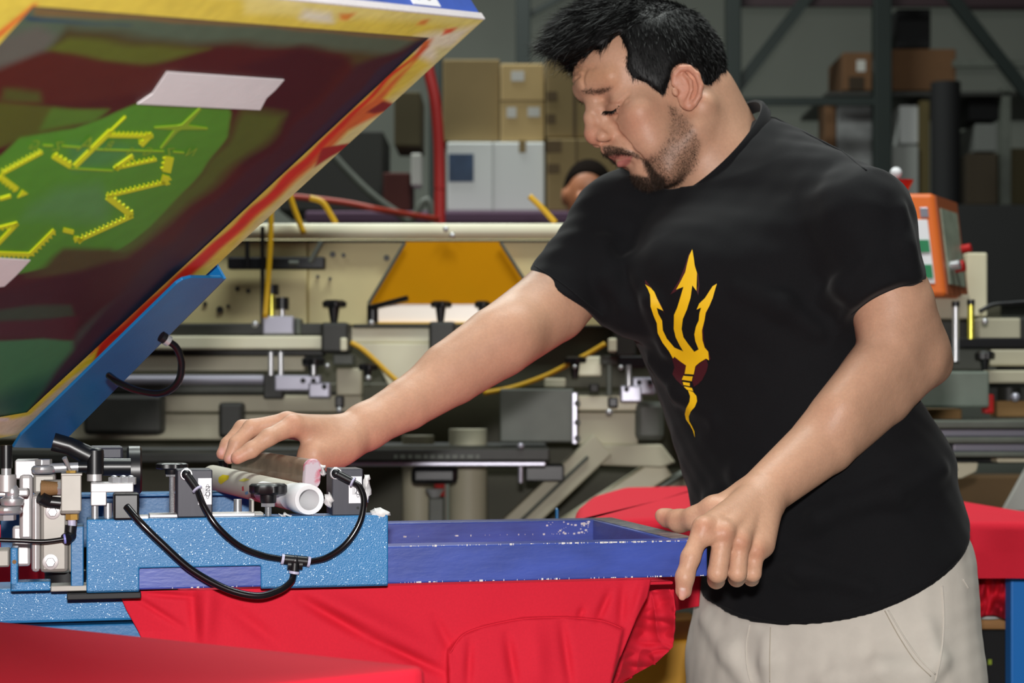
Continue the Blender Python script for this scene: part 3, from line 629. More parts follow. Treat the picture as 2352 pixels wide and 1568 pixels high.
# paper tapes
def patch(name, pts, m, c=.0012, th=.0009, par=SC, label=None):
    g = MB(); g.prism([on_screen(x, y, c) for x, y in pts], sn*-th); return g.build(name, m, par, smooth=0, label=label)
patch('paper_tape', [(384, 166), (653, 184), (632, 208), (612, 226), (598, 253), (316, 239), (350, 216)], M_whtape, label='white paper tape')
patch('paper_tape', [(-60, 590), (70, 598), (36, 634), (10, 658), (-80, 668)], M_whtape, label='white paper tape')
# the open stencil: toothed strokes, star and lettering
def so(x, y): return (x/3.92, 220+y/3.92)
strokes = [((20, 705), (385, 510), 26, 1), ((0, 725), (160, 845), 44, -1), ((480, 545), (640, 640), 46, 1), ((675, 640), (1000, 320), 40, 0), ((985, 335), (1135, 190), 13, 0), ((975, 362), (1380, 368), 30, 1), ((1365, 350), (1270, 450), 44, -1), ((1030, 660), (1200, 540), 26, -1), ((1030, 660), (1412, 578), 22, 1),
 ((1530, 555), (1500, 690), 76, -1), ((1500, 722), (1476, 800), 66, 1), ((1490, 785), (960, 912), 24, -1), ((968, 916), (1190, 1085), 52, 1), ((1200, 1085), (700, 1312), 28, -1), ((572, 1210), (664, 1232), 38, 0), ((668, 1282), (745, 1302), 34, -1), ((-140, 1418), (270, 1432), 32, -1), ((268, 1434), (492, 1212), 30, -1), ((-40, 1200), (160, 1150), 22, -1), ((160, 1150), (-20, 1340), 32, 0), ((0, 935), (100, 905), 26, 0)]
g = MB()
def flat(pts): g.prism([on_screen(*so(*p), .0012) for p in pts], sn*-.001)
for a, b, w_, t in strokes:
    a, b = V(*a), V(*b); d = (b-a)/np.linalg.norm(b-a); n = V(d[1], -d[0])
    flat([a-n*w_*.5, b-n*w_*.5, b+n*w_*.5, a+n*w_*.5])
    if t:
        m = max(2, int(np.linalg.norm(b-a)/40))
        for i in range(m):
            c = a+(b-a)*(i+.5)/m+n*t*w_*.5; flat([c-d*14-n*t*2, c+d*12-n*t*2, c+d*5+n*t*20, c-d*4+n*t*21])
flat([(160, 922), (205, 850), (255, 884)])
M_sten = mat('open_stencil_yellow', hexc(196, 204, 20), .5); M_sten2 = mat('open_stencil_dull', hexc(128, 160, 34), .5)
g.build('stencil_strokes', M_sten, SC, smooth=0, kind='stuff', label='yellow toothed outline of the print design')
g = MB()
for p in ([(1390, 286), (1600, 270), (1640, 262), (1800, 112), (1816, 122), (1690, 268), (1872, 292), (1870, 306), (1640, 306), (1600, 325), (1460, 480), (1445, 474), (1572, 308), (1392, 298)],): flat(p)
g.build('stencil_star', M_sten2, SC, smooth=0, label='thin four-pointed star')
g = MB()
for a, b in (((390, 452), (480, 456)), ((560, 458), (730, 470)), ((850, 488), (1480, 506)), ((1560, 510), (1660, 518)), ((640, 660), (1020, 680))):
    flat([(a[0], a[1]-6), (b[0], b[1]-6), (b[0], b[1]+6), (a[0], a[1]+6)])
g.f = [f for f in g.f]
for ch, x, y, s_ in (('G', 310, 445, 120), ('Z', 520, 458, 120), ('A', 780, 440, 190), ('R', 980, 450, 120), ('S', 1170, 505, 110), ('G', 1330, 505, 110), ('Z', 1520, 512, 110), ('N', 1720, 512, 110)):
    vs, fs = text_mesh(ch, s_, 0); vs = vs*V(1, 1, 0)
    g.add([on_screen(*so(x-p[0]*1.0+p[1]*.55, y-p[1]*.95), .0013) for p in vs], fs)
g.build('stencil_lettering', M_sten2, SC, smooth=0, label='faint mirrored lettering struck through')

# blue angle of the lifted print head that carries the screen's right rail
g = MB(); g.prism([on_screen(x, y, .010) for x, y in ((30, 1028), (48, 1000), (405, 652), (420, 642), (440, 637), (509, 638), (515, 643), (330, 830), (140, 1022), (122, 1030))], sn*-.0035)
ang = g.build('head_angle', M_bluedk, PRESS, smooth=0, bevel=.001, label='blue steel angle under the raised screen')
q0, q1 = on_screen(515, 640, .0066), on_screen(128, 1028, .0066); dq = unit(q1-q0); wv = unit(np.cross(dq, sn)); 
g = MB(); g.hexa([q0, q1, q1-wv*.003, q0-wv*.003]+[x-sn*.05 for x in (q0, q1, q1-wv*.003, q0-wv*.003)]); g.build('head_angle_web', M_bluedk, PRESS, smooth=0)
fa, fb = P(370, 772, 1.77), P(388, 784, 1.775)
g = MB(); g.cyl(fa, (fa+fb)/2, .0055); fit = g.build('hose_fitting', M_blk, PRESS); g = MB(); g.cyl((fa+fb)/2, fb, .0055); g.build('release_ring', M_chr, fit)
g = MB(); g.tube(spline([fb, P(406, 800, 1.78), P(417, 835, 1.785), P(408, 878, 1.79), P(372, 903, 1.80), P(320, 898, 1.81), P(276, 880, 1.82), P(250, 862, 1.84)], 10), .0036, 12); g.build('air_hose', M_hose, PRESS, smooth=180)
# ================================================================ red shirts on their platens
M_red = mat('red_jersey', hexc(212, 33, 54), .8, spec=.2, noise=.03, nscale=400, bump=.1, bscale=1500)
M_platen = mat('platen', hexc(60, 60, 66), .5)
def ridge(q, x0, y0, x1, y1, w_, a):
    p0, p1 = V(x0, y0), V(x1, y1); e = p1-p0; t = np.clip((q-p0)@e/(e@e), 0, 1); d = np.linalg.norm(q-p0-t[:, None]*e, axis=1); return a*np.exp(-(d/w_)**2)*np.sin(math.pi*np.clip(t*.8+.1, 0, 1))
def sheet(name, left, right, rows_, cols_, vfun, par, label=None, th=.0025):
    """cloth hanging between two edges given down the view, pleated in depth"""
    t = np.linspace(0, 1, rows_); s = np.linspace(0, 1, cols_); l = np.array(left, float); r = np.array(right, float)
    lx = np.stack([np.interp(t, np.linspace(0, 1, len(l)), l[:, k]) for k in (0, 1)], 1); rx = np.stack([np.interp(t, np.linspace(0, 1, len(r)), r[:, k]) for k in (0, 1)], 1)
    q = (lx[:, None]*(1-s[None, :, None])+rx[:, None]*s[None, :, None]).reshape(-1, 2); vv = vfun(q)
    d = np.stack([(q[:, 0]-CX)/F, np.ones(len(q)), (HY-q[:, 1])/F], 1); c = V(0, 0, H); tt = (vv-(c-O0)@VA)/(d@VA); pts = c+d*tt[:, None]
    ii = np.arange(rows_*cols_).reshape(rows_, cols_); f = np.stack([ii[:-1, :-1], ii[1:, :-1], ii[1:, 1:], ii[:-1, 1:]], -1).reshape(-1, 4)
    return link_mesh(name, pts, f, M_red, par, smooth=180, solid=th, label=label), pts, f
T1 = thing('red_shirt', L(-.3, .2, -.25), 'bright red t-shirt stretched on the platen under the blue frame, front hanging down', 'shirt', 'red shirts on the platens')
g = MB(); g.box((-.585, .045, -.236), (-.11, .36, -.2225), RL, O0); g.build('platen', M_platen, PRESS, smooth=0, bevel=.004)
def v1(q):
    y = (q[:, 1]-1330)/240; x = q[:, 0]
    v = .026-.010*y+.012*np.clip((470-x)/120, 0, 1)*np.clip(y*2, 0, 1)
    v -= ridge(q, 480, 1330, 470, 1480, 22, .008)-ridge(q, 440, 1350, 452, 1470, 12, .006)
    v += ridge(q, 690, 1375, 860, 1470, 14, .010)+ridge(q, 860, 1470, 1020, 1545, 12, .009)-ridge(q, 720, 1365, 1000, 1500, 26, .007)
    v += ridge(q, 520, 1390, 640, 1480, 18, .005)+ridge(q, 300, 1365, 420, 1440, 8, .004)+ridge(q, 330, 1362, 450, 1372, 7, .004)
    v += ridge(q, 1000, 1420, 1040, 1500, 12, .004)
    # sleeve below the arm-hole seam stands proud
    sl = np.clip(.5-poly_sd(q, [(1030, 1600), (1028, 1495), (1062, 1458), (1110, 1438), (1200, 1420), (1300, 1417), (1380, 1424), (1432, 1444), (1400, 1600)])/8, 0, 1)
    v -= sl*(.006+.006*np.clip((q[:, 1]-1430)/120, 0, 1)); 
    v += sl*(ridge(q, 1165, 1460, 1185, 1580, 12, .007)+ridge(q, 1290, 1430, 1312, 1580, 11, .006)+ridge(q, 1080, 1470, 1075, 1580, 10, .005))-sl*(ridge(q, 1230, 1440, 1240, 1580, 24, .005))
    v += ridge(q, 1400, 1360, 1372, 1425, 9, .006)+ridge(q, 1340, 1395, 1330, 1420, 8, .004)+ridge(q, 1432, 1345, 1425, 1440, 10, .005)
    v -= ridge(q, 1480, 1330, 1455, 1420, 12, .006)
    return v+.0012*wob(np.c_[q/400, q[:, :1]*0], 2.2, 8)
fr, fp_, ff_ = sheet('front', [(272, 1359), (290, 1400), (318, 1450), (350, 1520), (380, 1600)], [(1496, 1330), (1488, 1370), (1462, 1420), (1425, 1510), (1395, 1600)], 90, 300, v1, T1)
fb_ = bvh_of(fp_, ff_)
def surf_tube(nm, pts, r, par, bvh, m):
    q = []
    for s_ in spline([V(a, b, 0) for a, b in pts], 8):
        h_, n_ = cast(bvh, s_[0], s_[1])
        if h_ is not None: q.append(h_)
    MB().tube(q, r, 6).build(nm, m, par, smooth=180)
surf_tube('armhole_seam', [(1033, 1500), (1062, 1459), (1110, 1439), (1200, 1421), (1300, 1418), (1380, 1425), (1428, 1442)], .0011, T1, fb_, M_red)
g = MB(); g.box((-.59, .032, -.2215), (-.03, .375, -.2175), RL, O0); g.build('shirt_top', M_red, T1, smooth=0, bevel=.003)
def v2(q): return .10+.022*wob(np.c_[q/300, q[:, :1]*0], 2.2, 14)+.014*np.abs(wob(np.c_[q/300*V(1.4, .5), q[:, :1]*0], 2.6, 15))-.007*np.abs(wob(np.c_[q/300*V(.6, 1.4), q[:, :1]*0], 4.2, 16))-.05*np.clip((1440-q[:, 1])/120, 0, 1)*0+.0002*(q[:, 1]-1340)
sheet('bunched_sleeve', [(1470, 1355), (1455, 1420), (1430, 1490), (1400, 1560), (1380, 1610)], [(1549, 1355), (1549, 1420), (1546, 1485), (1510, 1520), (1400, 1580)], 90, 60, v2, T1, 'crumpled sleeve bunched behind')
def v3(q): return .33+.01*wob(np.c_[q/300, q[:, :1]*0], 3, 18)
sheet('shirt_back', [(1440, 1310), (1440, 1420)], [(1612, 1310), (1606, 1392)], 30, 40, v3, T1)

def drape(name, poly, z, drop, rad, label, par=None, wav=.004, n=220, seed=1, cat='shirt', flare=0.02, openf=None, mat_=None, group='red shirts on the platens', bottom=None):
    """cloth over a flat board: flat top, rolled edge, wavy hanging skirt"""
    poly = np.array(poly, float)
    if ((np.roll(poly[:, 0], -1)-poly[:, 0])*(np.roll(poly[:, 1], -1)+poly[:, 1])).sum() > 0: poly = poly[::-1]
    seg = np.linalg.norm(np.roll(poly, -1, 0)-poly, axis=1); cum = np.r_[0, np.cumsum(seg)]; pc = np.vstack([poly, poly[:1]])
    s = np.linspace(0, cum[-1], n, endpoint=False); q = np.stack([np.interp(s, cum, pc[:, k]) for k in (0, 1)], 1)
    kk = np.hanning(9); kk /= kk.sum(); q = np.stack([np.convolve(np.r_[q[-4:, k], q[:, k], q[:4, k]], kk, 'valid') for k in (0, 1)], 1)
    t = np.roll(q, -1, 0)-np.roll(q, 1, 0); nr = np.stack([t[:, 1], -t[:, 0]], 1); nr /= np.linalg.norm(nr, axis=1)[:, None]
    rings = []; c = q.mean(0)
    for k in (.25, .6, .9): rings.append(np.c_[c+(q-nr*rad-c)*k, np.full(n, z)])
    for a in np.linspace(0, math.pi/2, 5): rings.append(np.c_[q-nr*rad*(1-math.sin(a)), np.full(n, z-rad*(1-math.cos(a)))])
    dk_ = np.ones(n) if openf is None else openf(q)
    m = 26; r_2 = np.random.default_rng(seed); ph = r_2.random(6)*6.28; fr_ = (r_2.random(6)*.6+.5)*np.array([14, 22, 34, 50, 70, 95])
    for i in range(1, m+1):
        f_ = i/m; wv_ = sum(np.sin(s*fr_[j]+ph[j]+f_*1.4*math.sin(j*2.1))/(1+.35*j) for j in range(6))*wav*min(1, f_*2.2)
        rings.append(np.c_[q+nr*(flare*f_+wv_)[:, None] if hasattr(wv_, '__len__') else q, z-rad-(drop-rad)*f_*dk_])
    vs = np.vstack([np.r_[c, z][None]]+rings); R = len(rings); F_ = [(0, 1+j, 1+(j+1) % n) for j in range(n)]
    for i in range(R-1):
        for j in range(n): a, b = 1+i*n+j, 1+i*n+(j+1) % n; F_.append((a, a+n, b+n, b))
    return link_mesh(name, vs, F_, mat_ or M_red, par, smooth=180, label=label, cat=cat, group=group)
C_ = P(1002, 1531, 1.467)
ea, pa = unit(V(.826, -.563, 0)), unit(V(.563, .826, 0))
near = [C_-ea*.8, C_-ea*.5, C_, C_+V(-.1215, -.084, 0)*.8, C_+V(-.20, -.155, 0), C_+V(-.30, -.29, 0), C_-pa*.40-ea*.5, C_-pa*.40-ea*.8]
drape('red_shirt', [p[:2] for p in near], C_[2], .42, .006, 'smooth red t-shirt on the nearest platen, in the lower left foreground', wav=.003, seed=3, flare=.03, openf=lambda q: np.where((C_[:2]-q)@ea[:2] > .735, .06, 1.))
g = MB(); g.prism([V(p[0], p[1], C_[2]-.025)*1.0 for p in (C_-ea*.72-pa*.05, C_-ea*.06-pa*.04, C_-ea*.25-pa*.3, C_-ea*.72-pa*.34)], (0, 0, .014)); g.build('platen', M_platen, PRESS, smooth=0)
g = MB(); g.obox(C_-ea*.75-pa*.2+V(0, 0, -.075), ea*.45, pa*.04, V(0, 0, .022)); g.build('platen_arm', M_bluedk, PRESS, smooth=0, bevel=.003)
bq = [P(-140, 1222, 2.45), P(150, 1222, 2.30), P(150, 1222, 2.42), P(-140, 1222, 2.62)]
bz = P(0, 1222, 2.36)[2]
drape('red_shirt', [(p[0], p[1]) for p in (lw((-1.0, .47, 0)), lw((-.74, .47, 0)), lw((-.74, .62, 0)), lw((-1.0, .62, 0)))], bz, .25, .01, 'dark red cloth glimpsed behind the aluminium clamps at the left edge', wav=.004, seed=11, flare=.002)
# second press behind the man
PB = thing('manual_press', (1.3, 3.3, 0), 'second blue press mostly hidden behind the man, its post at the right edge', 'press')
bk = [P(1312, 1196, 2.62), P(1345, 1150, 2.95), P(1420, 1122, 3.35), P(1700, 1118, 3.5), P(1800, 1200, 2.65)]
zb2 = P(0, 1193, 2.62)[2]
def onz(px, py, z): d = V((px-CX)/F, 1, (HY-py)/F); return d*((z-H)/d[2])
drape('red_shirt', [onz(*a, zb2)[:2] for a in ((1312, 1196), (1322, 1160), (1350, 1138), (1420, 1118), (1640, 1114), (1740, 1160), (1640, 1184))], zb2, .06, .02, 'red t-shirt over a platen in the gap between blue frame and his belly', wav=.004, seed=5)
zb3 = P(0, 1182, 2.9)[2]
drape('red_shirt', [onz(*a, zb3)[:2] for a in ((2040, 1190), (2120, 1150), (2220, 1150), (2352, 1172), (2500, 1188), (2480, 1202), (2352, 1198), (2100, 1196))], zb3, .085, .012, 'red t-shirt on the platen right of his hip, above the blue post', wav=.003, seed=8, flare=.004)
def dk(px, py, Z): return P(px, py, Z)
gq = np.stack(np.meshgrid(np.linspace(2150, 2345, 60), np.linspace(1265, 1425, 50)), -1).reshape(-1, 2)
Zq = 2.96+.03*wob(np.c_[gq/260, gq[:, :1]*0], 3.5, 41)+.02*wob(np.c_[gq/260*V(1.5, .6), gq[:, :1]*0], 8, 42)+.00005*(gq[:, 1]-1265)
gq[:, 1] += np.clip((gq[:, 1]-1380)/45, 0, 1)*12*np.sin(gq[:, 0]/23.)
ii = np.arange(3000).reshape(50, 60)
link_mesh('red_shirt', np.array([P(a, b, z) for (a, b), z in zip(gq, Zq)]), np.stack([ii[:-1, :-1], ii[1:, :-1], ii[1:, 1:], ii[:-1, 1:]], -1).reshape(-1, 4), M_red, None, smooth=180, solid=.003, label='crumpled dark red cloth hanging under the right-hand platen', cat='shirt', group='red shirts on the platens')
M_post = mat('blue_post', hexc(18, 122, 212), .45)
g = MB(); a, b = P(2322, 1276, 2.86), P(2420, 1276, 2.86); g.box((a[0], 2.86, 0), (b[0], 2.895, a[2]-.014)); g.build('post', M_post, PB, smooth=0, bevel=.003)
g = MB(); g.box((P(2180, 0, 3)[0], 2.93, zb3-.05), (P(2330, 0, 3)[0], 2.98, zb3-.02)); g.build('platen', M_platen, PB, smooth=0, bevel=.004)
g = MB(); a, b = P(1291, 1158, 2.66), P(1314, 1200, 2.66); g.box((a[0]-.012, 2.555, b[2]-.06), (b[0]-.022, 2.59, a[2])); g.build('platen_bracket', M_bluedk, PB, smooth=0, bevel=.002)
g = MB(); g.box((a[0]+.05, 2.82, zb2-.04), (.22, 3.0, zb2-.015)); g.build('platen', M_platen, PB, smooth=0, bevel=.004)
# ================================================================ the cream automatic press behind
def bx(g, x0, y0, x1, y1, Z, dep):
    a, b = P(x0, y0, Z), P(x1, y1, Z); return g.box((a[0], Z, b[2]), (b[0], Z+dep, a[2]))
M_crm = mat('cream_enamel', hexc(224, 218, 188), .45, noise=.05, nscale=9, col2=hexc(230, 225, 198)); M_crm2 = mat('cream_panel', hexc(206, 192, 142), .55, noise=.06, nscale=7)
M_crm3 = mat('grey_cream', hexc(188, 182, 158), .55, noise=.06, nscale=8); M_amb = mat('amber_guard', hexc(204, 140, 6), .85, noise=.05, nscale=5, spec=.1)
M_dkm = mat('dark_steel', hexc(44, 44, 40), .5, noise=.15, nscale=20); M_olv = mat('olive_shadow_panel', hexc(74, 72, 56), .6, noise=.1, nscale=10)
M_lav = mat('bright_steel', hexc(176, 174, 188), .3, metal=.5); M_yho = mat('yellow_hose', hexc(222, 172, 24), .4); M_gsh = mat('grey_steel_box', hexc(92, 96, 88), .5, noise=.12, nscale=14)
M_lipref = mat('flash_reflection_white', hexc(255, 240, 226), .3, spec=.6)
M_org = mat('orange_cabinet', hexc(232, 116, 48), .45); M_org2 = mat('brown_orange', hexc(160, 84, 48), .5); M_grn = mat('green_print', hexc(40, 130, 84), .6); M_lcd = mat('panel_grey_green', hexc(150, 160, 142), .5, noise=.2, nscale=30)
M_redp = mat('red_plastic', hexc(196, 24, 24), .4); M_gldref = mat('gold_and_yellow_reflection', hexc(220, 210, 90), .25, metal=.7)
AP = thing('automatic_press', (0, 4.2, 0), 'large cream automatic printing press with amber guard filling the background', 'press')
ZA = 4.0
def ab(nm, x0, y0, x1, y1, m, Z=ZA, dep=.06, bev=.004, par=None, label=None):
    g = MB(); bx(g, x0, y0, x1, y1, Z, dep); return g.build(nm, m, par or AP, smooth=0, bevel=bev, label=label)
def arod(nm, p, q, rpx, m, Z=ZA-.03, par=None, n=16, r2=None):
    g = MB(); g.cyl(P(*p, Z), P(*q, Z), r_(rpx, Z), None if r2 is None else r_(r2, Z), n); return g.build(nm, m, par or AP)
def aball(nm, x, y, rpx, m, Z=ZA-.04): g = MB(); g.ball(P(x, y, Z), r_(rpx, Z)); return g.build(nm, m, AP)
def ahose(pts, rpx, m=None, nm='air_hose', Z=ZA-.05, par=None):
    g = MB(); g.tube(spline([P(a, b, Z if len(c) == 0 else c[0]) for a, b, *c in pts], 8), r_(rpx, Z), 10); return g.build(nm, m or M_yho, par or AP, smooth=180)
def aknob(x, y0, y1, yb, rpx, Z=ZA-.06):
    c0, c1 = P(x, y0, Z), P(x, y1, Z); h_ = c0[2]-c1[2]; R = r_(rpx, Z); rr = []; n = 30
    for t, s in ((0, .6), (.1, .95), (.7, 1), (1, .7)): rr.append([c1+V(math.cos(q)*R*s*(1+.1*math.cos(5*q)), math.sin(q)*R*s*(1+.1*math.cos(5*q)), h_*t) for q in np.arange(n)*2*math.pi/n])
    g = MB(); g.rings(rr); k = g.build('clamp_knob', M_blk, AP, smooth=40); g = MB(); g.cyl(P(x, yb, Z), c1, R*.3, R*.5, 12); g.build('knob_neck', M_blk, k)
# upper beam and panels
arod('top_rail', (-250, 531), (1660, 531), 18, M_crm, ZA+.02); aball('rivet', 1024, 526, 7, M_chr, ZA-.01); aball('rivet', 1039, 541, 7, M_chr, ZA-.01)
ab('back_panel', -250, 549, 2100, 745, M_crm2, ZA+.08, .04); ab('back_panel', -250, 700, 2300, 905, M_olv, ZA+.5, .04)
ab('side_panel', -200, 551, 705, 748, M_crm2, ZA+.03, .05, label='cream side panel'); ab('side_panel', 707, 551, 935, 748, M_crm2, ZA+.04, .05, label='cream side panel'); ab('side_panel', 1150, 551, 1420, 745, M_crm2, ZA+.03, .05)
ab('panel_slot', -250, 551, 1400, 556, M_dkm, ZA+.02, .03, .001)
g = MB(); g.prism([P(x, y, ZA+.01) for x, y in ((932, 555), (1146, 555), (1204, 636), (1240, 698), (846, 698))], (0, .012, 0)); g.build('amber_guard', M_amb, AP, smooth=0, label='amber yellow guard panel')
g = MB(); g.prism([P(x, y, ZA+.012) for x, y in ((866, 698), (1236, 698), (1246, 740), (862, 740), (858, 722))], (0, .012, 0)); g.build('reflection_lip', M_lipref, AP, smooth=0, label='lip under the guard, flash reflection painted white')  # white colour stands in for the flash mirrored in the guard's lip
ab('guard_trim', 850, 739, 1250, 744, M_yho, ZA+.005, .02, .001)
for p_, q_2 in (((930, 557), (846, 698)), ((1150, 557), (1240, 698))): g = MB(); g.tube([P(*p_, ZA), P(*q_2, ZA)], .004, 6); g.build('guard_edge', M_gsh, AP)
for x, y, s in ((764, 584, 7), (789, 586, 5), (888, 592, 7), (758, 640, 4), (545, 663, 5), (570, 668, 5), (471, 697, 5), (505, 711, 8), (524, 703, 4), (730, 635, 4)):
    arod('panel_hole', (x, y), (x, y+.1), 0.1, M_dkm) if 0 else MB().cyl(P(x, y, ZA+.025), P(x, y, ZA+.04), r_(s, ZA)).build('panel_hole', M_dkm, AP)
ab('black_bar', 522, 589, 746, 618, M_blk, ZA-.02, .03); arod('rod', (603, 520), (603, 742), 5, M_blk, ZA-.03); arod('rod', (568, 553), (568, 612), 5, M_blk, ZA-.03); arod('bar_handle', (712, 602), (740, 553), 6, M_gsh, ZA-.05)
arod('bar_screw', (664, 604), (686, 604), 6, M_gsh, ZA-.03)
ahose([(622, 480), (622, 540), (616, 640), (609, 730)], 6.5); ahose([(660, 430), (676, 480), (698, 536)], 7, Z=ZA-.02); ahose([(712, 454), (740, 464), (758, 490), (772, 514)], 7, Z=ZA+.1); ahose([(1216, 450), (1245, 478), (1276, 512)], 7, Z=ZA+.1)
for x0, y0, x1, y1, yb, c in ((607, 654, 641, 676, 726, M_gldref), (632, 683, 664, 710, 768, M_chr)):  # left pin is chrome; its yellowish reflection is put into the gold colour
    arod('post_cap', ((x0+x1)/2, y0), ((x0+x1)/2, y1), (x1-x0)/2, M_blk); arod('post_pin', ((x0+x1)/2, y1), ((x0+x1)/2, yb), (x1-x0)/4.6, c)
ab('slide_block', 603, 725, 675, 768, M_lav, ZA-.05, .06); ab('slide_block', 678, 730, 690, 768, M_gsh, ZA-.04, .06)
aknob(767, 689, 706, 740, 27); aknob(1012, 691, 706, 742, 24); aknob(1107, 691, 706, 740, 18)
arod('lever_post', (856, 742), (856, 700), 13, M_blk, ZA-.05); g = MB(); g.tube([P(852, 706, ZA-.06), P(890, 696, ZA-.08), P(936, 684, ZA-.1)], r_(6, ZA), 10); g.build('lever', M_blk, AP); aball('ball_end', 853, 741, 7, M_chr, ZA-.08); aball('ball_end', 586, 744, 8, M_chr, ZA-.06)
ab('cross_bar', -250, 742, 740, 770, M_dkm, ZA-.02, .05); ab('cross_bar', 810, 744, 1500, 752, M_dkm, ZA-.02, .05)
ab('long_rail', -250, 771, 742, 802, M_crm, ZA-.06, .05, label='bright cream rail'); ab('dark_gap', -250, 802, 745, 818, M_dkm, ZA-.02, .04); ab('lower_rail', -250, 817, 700, 852, M_crm3, ZA-.04, .05)
ab('clamp_block', 737, 740, 800, 810, M_dkm, ZA-.10, .10, .006); ab('clamp_tag', 781, 775, 797, 806, M_crm, ZA-.105, .01); ab('clamp_foot', 764, 812, 812, 838, M_gsh, ZA-.08, .06)
ab('clamp_block', 985, 738, 1046, 810, M_dkm, ZA-.10, .10, .006)
ab('beam', 803, 752, 1120, 788, M_crm, ZA-.01, .05); g = MB(); g.prism([P(x, y, ZA-.015) for x, y in ((813, 788), (1120, 788), (1060, 900), (900, 900), (868, 838))], (0, .05, 0)); g.build('gusset', M_crm, AP, smooth=0, bevel=.003)
ahose([(806, 786), (830, 800), (860, 826), (900, 864), (950, 905)], 6, Z=ZA-.09)
for x in (622, 645): arod('pin', (x, 808), (x, 862), 6, M_chr, ZA-.07)
arod('slide_bar', (-250, 872), (606, 872), 12, M_lav, ZA-.05); ab('slide_bar_base', -250, 884, 640, 902, M_gsh, ZA-.04, .05); ab('bar_bracket', 604, 860, 650, 916, M_dkm, ZA-.06, .04)
p1_ = ab('drilled_plate', 630, 861, 737, 898, M_lav, ZA-.08, .03); p2_ = ab('drilled_plate', 708, 878, 758, 914, M_lav, ZA-.10, .03)
for x, y in ((696, 874), (720, 874)): MB().cyl(P(x, y, ZA-.083), P(x, y, ZA-.07), r_(6, ZA)).build('hole', M_blks, p1_)
MB().cyl(P(745, 888, ZA-.103), P(745, 888, ZA-.09), r_(6, ZA)).build('hole', M_blks, p2_)
aknob(719, 819, 840, 864, 26, ZA-.12); aknob(845, 834, 851, 870, 22, ZA-.1); arod('chrome_screw', (720, 838), (720, 862), 5, M_chr, ZA-.16); aball('chrome_screw', 846, 868, 7, M_chr, ZA-.12); aball('chrome_screw', 752, 840, 6, M_chr, ZA-.12)
ab('hinge_block', 772, 845, 830, 908, M_crm3, ZA-.06, .05); ab('dark_gap', -250, 900, 800, 908, M_dkm, ZA-.02, .04); ab('lower_panel', -250, 907, 830, 946, M_crm3, ZA-.03, .04); ab('lower_panel', -250, 950, 860, 1010, M_crm3, ZA-.02, .04)
ab('dark_bracket', 501, 924, 557, 1005, M_dkm, ZA-.08, .05, .008); ab('dark_bracket', 190, 905, 370, 998, M_dkm, ZA-.1, .06, .01); ab('clamp_nub', 769, 909, 789, 936, M_blk, ZA-.08, .03); aball('ball_end', 779, 941, 7, M_chr, ZA-.08)
# right of his forearm
ahose([(1390, 789), (1355, 810), (1319, 829), (1255, 862), (1179, 889), (1110, 903)], 6, Z=ZA-.09)
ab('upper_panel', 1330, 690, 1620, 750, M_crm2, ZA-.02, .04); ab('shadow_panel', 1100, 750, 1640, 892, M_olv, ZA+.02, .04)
ab('clamp_block', 1413, 748, 1462, 820, M_dkm, ZA-.10, .1, .006); ab('clamp_tag', 1397, 776, 1417, 809, M_crm, ZA-.105, .02); ab('clamp_foot', 1380, 815, 1450, 838, M_gsh, ZA-.08, .06)
aknob(1320, 818, 834, 868, 25, ZA-.1); ab('cream_plate', 1328, 818, 1382, 864, M_crm, ZA-.03, .03); ab('black_lug', 1422, 816, 1484, 846, M_blk, ZA-.1, .05); arod('pin', (1444, 838), (1444, 886), 6, M_chr, ZA-.12); aball('chrome_screw', 1426, 844, 6, M_chr, ZA-.13); aball('chrome_screw', 1320, 842, 5, M_chr, ZA-.13)
p1_ = ab('drilled_plate', 1453, 866, 1506, 907, M_lav, ZA-.1, .03); p2_ = ab('drilled_plate', 1425, 885, 1474, 924, M_lav, ZA-.12, .03)
for x, y in ((1468, 878), (1493, 878)): MB().cyl(P(x, y, ZA-.103), P(x, y, ZA-.09), r_(6, ZA)).build('hole', M_blks, p1_)
MB().cyl(P(1439, 894, ZA-.123), P(1439, 894, ZA-.11), r_(6, ZA)).build('hole', M_blks, p2_)
ab('small_block', 1250, 868, 1300, 890, M_crm3, ZA-.06, .04); ab('small_block', 1354, 880, 1376, 902, M_dkm, ZA-.06, .04); arod('pin', (1399, 838), (1399, 908), 6, M_gsh, ZA-.12); ab('clamp_nub', 1397, 912, 1420, 936, M_blk, ZA-.13, .03); aball('ball_end', 1399, 946, 8, M_chr, ZA-.13)
mb_ = ab('motor_box', 1148, 892, 1318, 1016, M_gsh, ZA-.12, .12, .004, label='grey steel motor box'); ab('motor_box_edge', 1314, 901, 1326, 1020, M_lav, ZA-.13, .13, .002, mb_)
for x, y in ((1326, 926), (1326, 970), (1326, 1006)): MB().cyl(P(x, y, ZA-.135), P(x, y, ZA-.12), r_(7, ZA)).build('hole', M_dkm, mb_)
ab('head_block', 1328, 908, 1475, 943, M_crm, ZA-.05, .06); ab('head_block', 1328, 946, 1466, 1022, M_crm3, ZA-.04, .06); ab('dark_cap', 1460, 922, 1526, 1012, M_gsh, ZA-.06, .08, .012); ab('rear_fill', -250, 880, 1680, 1075, M_olv, ZA+.3, .04)
